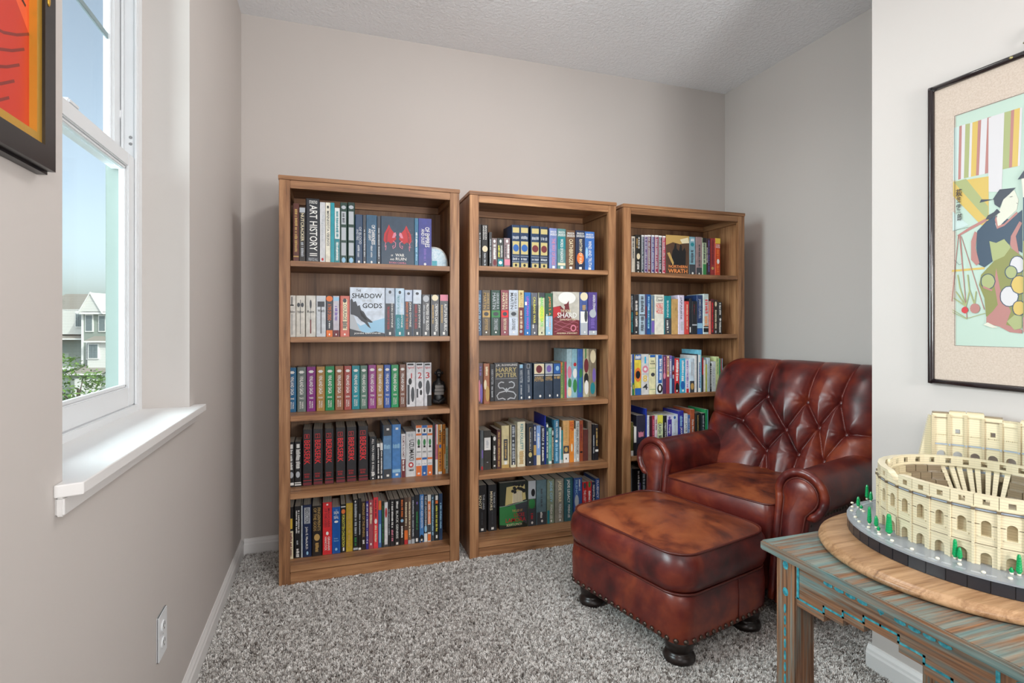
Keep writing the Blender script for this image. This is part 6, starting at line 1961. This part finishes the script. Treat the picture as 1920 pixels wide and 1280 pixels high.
def red_painting():
    r = empty('framed_red_painting', (XL, .64, 1.393), PI / 2)
    tag(r, 'black framed red painting with gold inner edge beside the window', 'picture')
    hw, H = .372, .80
    blk = mat('black_gloss_frame', (22, 21, 23), .3, build=paint_build((26, 24, 26), 40, .05))
    gold = mat('gilt_slip', (206, 158, 58), .3, .55, build=paint_build((206, 158, 58), 60, .2))
    def bars(name, i0, i1, y0, y1, mt):
        """mitred bars between insets i0 and i1"""
        o = [(-hw + i0, i0), (hw - i0, i0), (hw - i0, H - i0), (-hw + i0, H - i0)]
        n = [(-hw + i1, i1), (hw - i1, i1), (hw - i1, H - i1), (-hw + i1, H - i1)]
        for k in range(4):
            j = (k + 1) % 4
            m = MB(); m.prism([o[k], o[j], n[j], n[k]], y0, y1, 0, 'y'); m.build(name, mt, r)
    bars('frame_back', 0, .020, -.014, -.0005, blk)
    bars('frame_bar', .004, .036, -.026, -.014, blk)
    bars('gilt_slip', .036, .050, -.022, -.012, gold)
    m = MB(); m.box(-hw + .018, hw - .018, -.012, -.004, .018, H - .018)
    m.build('backing', mat('backing_board', (120, 90, 70), .8, build=paint_build((120, 90, 70))), r)
    p = Print(2 * hw - .1, H - .1, -.0125)
    p.quad('h', 0, 1, 0, 1)
    rn = random.Random(5)
    p.poly('f', [(.55, 1), (.7, .8), (.9, .72), (1, .8), (1, 1)])
    p.poly('f', [(.8, 0), (1, 0), (1, .35), (.9, .3)])
    for k in range(5):
        p.stroke('j', [(1.0 - .02 * k - .5 * t / 10, .80 + .04 * k + .02 * math.sin(t * .7) + .012 * t) for t in range(11)], .004)
    p.stroke('i', [(.86, .55), (.9, .62), (.93, .60), (.95, .66), (.92, .70), (.96, .74), (.985, .75)], .004)
    p.stroke('i', [(.75, .3), (.86, .36), (.95, .34), (.98, .42)], .004)
    p.stroke('i', [(.4, .2), (.5, .5), (.45, .7), (.6, .85)], .006)
    p.ell('i', .52, .55, .83, .87)
    m = p.m
    m.v = [(x, y, z + .05) for x, y, z in m.v]
    p.build('canvas', r)
    k = MB().ico((hw - .026, -.0265, .255), (.004, .0015, .010), 2); k.build('brass_pin', gold, r)
red_painting()

# ------------------------------------------------------------------ outdoors
FW = Vector((math.sin(math.radians(18.65)), math.cos(math.radians(18.65)), 0))
RT = Vector((FW.y, -FW.x, 0))
def siding_build(rgb):
    def f(nt, b):
        v = coords(nt)
        w = nt.nodes.new('ShaderNodeTexWave'); w.wave_type = 'BANDS'; w.bands_direction = 'Z'
        w.inputs['Scale'].default_value = 1.9
        nt.links.new(v, w.inputs['Vector'])
        c = ramp(nt, w.outputs[0], [(.0, tuple(x * .85 for x in rgb)), (.2, rgb)])
        nt.links.new(c.outputs[0], b.inputs['Base Color'])
    return f
def townhouse():
    base = FW * 55 + RT * (-800 / 1014.3 * 55)
    K = 55 / 1014.3
    gz = 1.163 - (755 - 610) * K
    r = empty('townhouse', (base.x, base.y, gz), -math.radians(18.65))
    tag(r, 'grey-green townhouse with white gable and trim outside the window', 'building')
    X = lambda u: (u - 160) * K
    Z = lambda v: 1.163 - (v - 610) * K - gz
    gr = mat('siding_green', rough=.7, build=siding_build((150, 160, 152)))
    wh = mat('siding_white', rough=.7, build=siding_build((226, 226, 222)))
    tr = mat('house_trim', (240, 240, 238), .6, build=paint_build((240, 240, 238)))
    rf = mat('shingles', rough=.85, build=siding_build((150, 144, 136)))
    gl = mat('house_glass', (120, 132, 136), .1, build=paint_build((120, 132, 136), 3, .0))
    def box(name, mt, u0, u1, v0, v1, y0, y1, par=r):
        return MB().box(X(u0), X(u1), y0, y1, Z(v1), Z(v0)).build(name, mt, par)
    box('wall', gr, 153, 260, 586, 757, 0, 8)
    box('wall', gr, 60, 153, 580, 757, 2.2, 8)
    box('wall', wh, 60, 141, 580, 627, 1.5, 2.2)
    # main roof and lower roofs
    m = MB(); m.add([(X(40), -.4 + 2, Z(579)), (X(156), -.4 + 2, Z(579)), (X(280), 5.5, Z(546)), (X(40), 5.5, Z(545)), (X(280), -.5, Z(584)), (X(150), -.5, Z(586)), (X(280), 11, Z(586)), (X(40), 11, Z(586))],
                    [(0, 1, 2, 3), (1, 5, 4, 2), (3, 2, 6, 7)])
    m.build('roof', rf, r)
    box('eave', tr, 50, 154, 579, 582, 1.5, 2.2); box('eave', tr, 151, 280, 585, 589, -.55, -.1)
    box('corner_board', tr, 153, 157, 588, 700, -.05, 0)
    g = MB(); g.prism([(X(158), Z(584)), (X(200), Z(584)), (X(179), Z(549))], -.6, 3, 0, 'y'); g.build('gable', wh, r)
    for a, b in (((157, 585), (179, 548)), ((179, 548), (201, 585))):
        g = MB(); (x0, z0), (x1, z1) = (X(a[0]), Z(a[1])), (X(b[0]), Z(b[1]))
        g.prism([(x0, z0), (x1, z1), (x1, z1 - .16), (x0, z0 - .16)], -.75, -.6, 0, 'y'); g.build('barge_board', tr, r)
    def win(u0, u1, v0, v1, y, cols=2, rows=2):
        f = box('window', tr, u0, u1, v0, v1, y - .12, y)
        for i in range(cols):
            for j in range(rows):
                du = (u1 - u0 - 3.0) / cols; dv = (v1 - v0 - 4.0) / rows
                box('pane', gl, u0 + 1.8 + du * i, u0 + 1.3 + du * (i + 1), v0 + 2.2 + dv * j, v0 + 1.8 + dv * (j + 1), y - .16, y - .12, f)
    win(120, 135, 584, 614, 1.5); win(122, 134, 639, 672, 2.2, 1, 2)
    win(161, 176, 589, 622, 0, 1, 2); win(186, 200, 590, 622, 0, 1, 2); win(215, 230, 590, 622, 0, 1, 2)
    win(163, 174, 641, 674, 0, 1, 2)
    box('bay', wh, 174, 215, 642, 692, -.7, 0)
    win(177, 196, 643, 672, -.7, 3, 2)
    def shed(u0, u1, v0, v1, y0, y1):
        m = MB(); m.add([(X(u0), y0, Z(v1)), (X(u1), y0, Z(v1)), (X(u1), y1, Z(v0)), (X(u0 + 4), y1, Z(v0)), (X(u0), y0, Z(v1 + 2.5)), (X(u1), y0, Z(v1 + 2.5))], [(0, 1, 2, 3), (0, 4, 5, 1)])
        m.build('shed_roof', rf, r)
        box('eave', tr, u0, u1, v1 - .3, v1 + 2.2, y0 - .05, y0 + .02)
    shed(172, 222, 630, 639, -1.1, 0); shed(60, 152, 625, 635, 1.0, 2.2); shed(155, 222, 684, 697, -2.2, 0)
    box('garage', gr, 160, 222, 697, 757, -1.8, 0)
    gd = box('garage_door', wh, 168, 214, 706, 742, -1.9, -1.8)
    box('foundation_wall', tr, 60, 152, 690, 696, 1.5, 2.2)
townhouse()
def street_tree():
    base = FW * 24 + RT * (-815 / 1014.3 * 24)
    r = empty('street_tree', (base.x, base.y, -7.0))
    r.scale = (1.3, 1.3, 1.22)
    tag(r, 'leafy green tree with small white blossoms outside the window', 'tree')
    rn = random.Random(21)
    m = MB()
    m.tube([(0, 0, 0), (.03, .02, 2.0), (-.02, 0, 3.4), (.02, 0, 4.4)], lambda s: .09 * (1 - .6 * s), 8)
    for k in range(6):
        a = k * 1.05
        m.tube([(0, 0, 2.6 + .2 * k), (.35 * math.cos(a), .35 * math.sin(a), 3.3 + .2 * k), (.7 * math.cos(a), .7 * math.sin(a), 3.7 + .2 * k)], lambda s: .03 * (1 - .6 * s), 6)
    m.build('trunk', mat('bark', (92, 80, 68), .9, build=paint_build((92, 80, 68), 30, .4)), r)
    def leafb(nt, b):
        v = coords(nt)
        c = ramp(nt, noise(nt, v, 6, 3).outputs[0], [(.3, (70, 108, 50)), (.6, (116, 150, 74)), (.8, (150, 176, 100))])
        nt.links.new(c.outputs[0], b.inputs['Base Color'])
    lf = MB(); fl = MB()
    cl = [(0, 0, 4.6, .75), (.55, .1, 4.0, .6), (-.5, -.1, 4.1, .6), (.9, 0, 3.5, .5), (-.2, -.3, 5.2, .5), (.1, .2, 3.5, .7), (-.8, .1, 3.6, .5), (.45, 0, 4.7, .4)]
    for cx, cy, cz, rad in cl:
        for k in range(170):
            d = Vector((rn.gauss(0, 1), rn.gauss(0, 1), rn.gauss(0, .8))).normalized() * rad * rn.uniform(.5, 1)
            c = Vector((cx, cy, cz)) + d
            u = Vector((rn.uniform(-1, 1), rn.uniform(-1, 1), rn.uniform(-.6, .6))).normalized()
            w = u.cross(Vector((rn.uniform(-1, 1), rn.uniform(-1, 1), 1))).normalized()
            s = rn.uniform(.05, .10)
            tgt = fl if rn.random() < .04 else lf
            tgt.add([c - u * s, c + w * s * .5, c + u * s, c - w * s * .5], [(0, 1, 2, 3)])
    lf.build('foliage', mat('leaves', rough=.6, build=leafb), r)
    fl.build('blossom', mat('blossom_white', (232, 232, 226), .6, build=paint_build((232, 232, 226))), r)
street_tree()
S(MB().box(-120, 60, -40, 160, -7.3, -7.0).build('ground_outside', mat('street_ground', (150, 150, 146), .9, build=paint_build((150, 150, 146), 2, .1))))
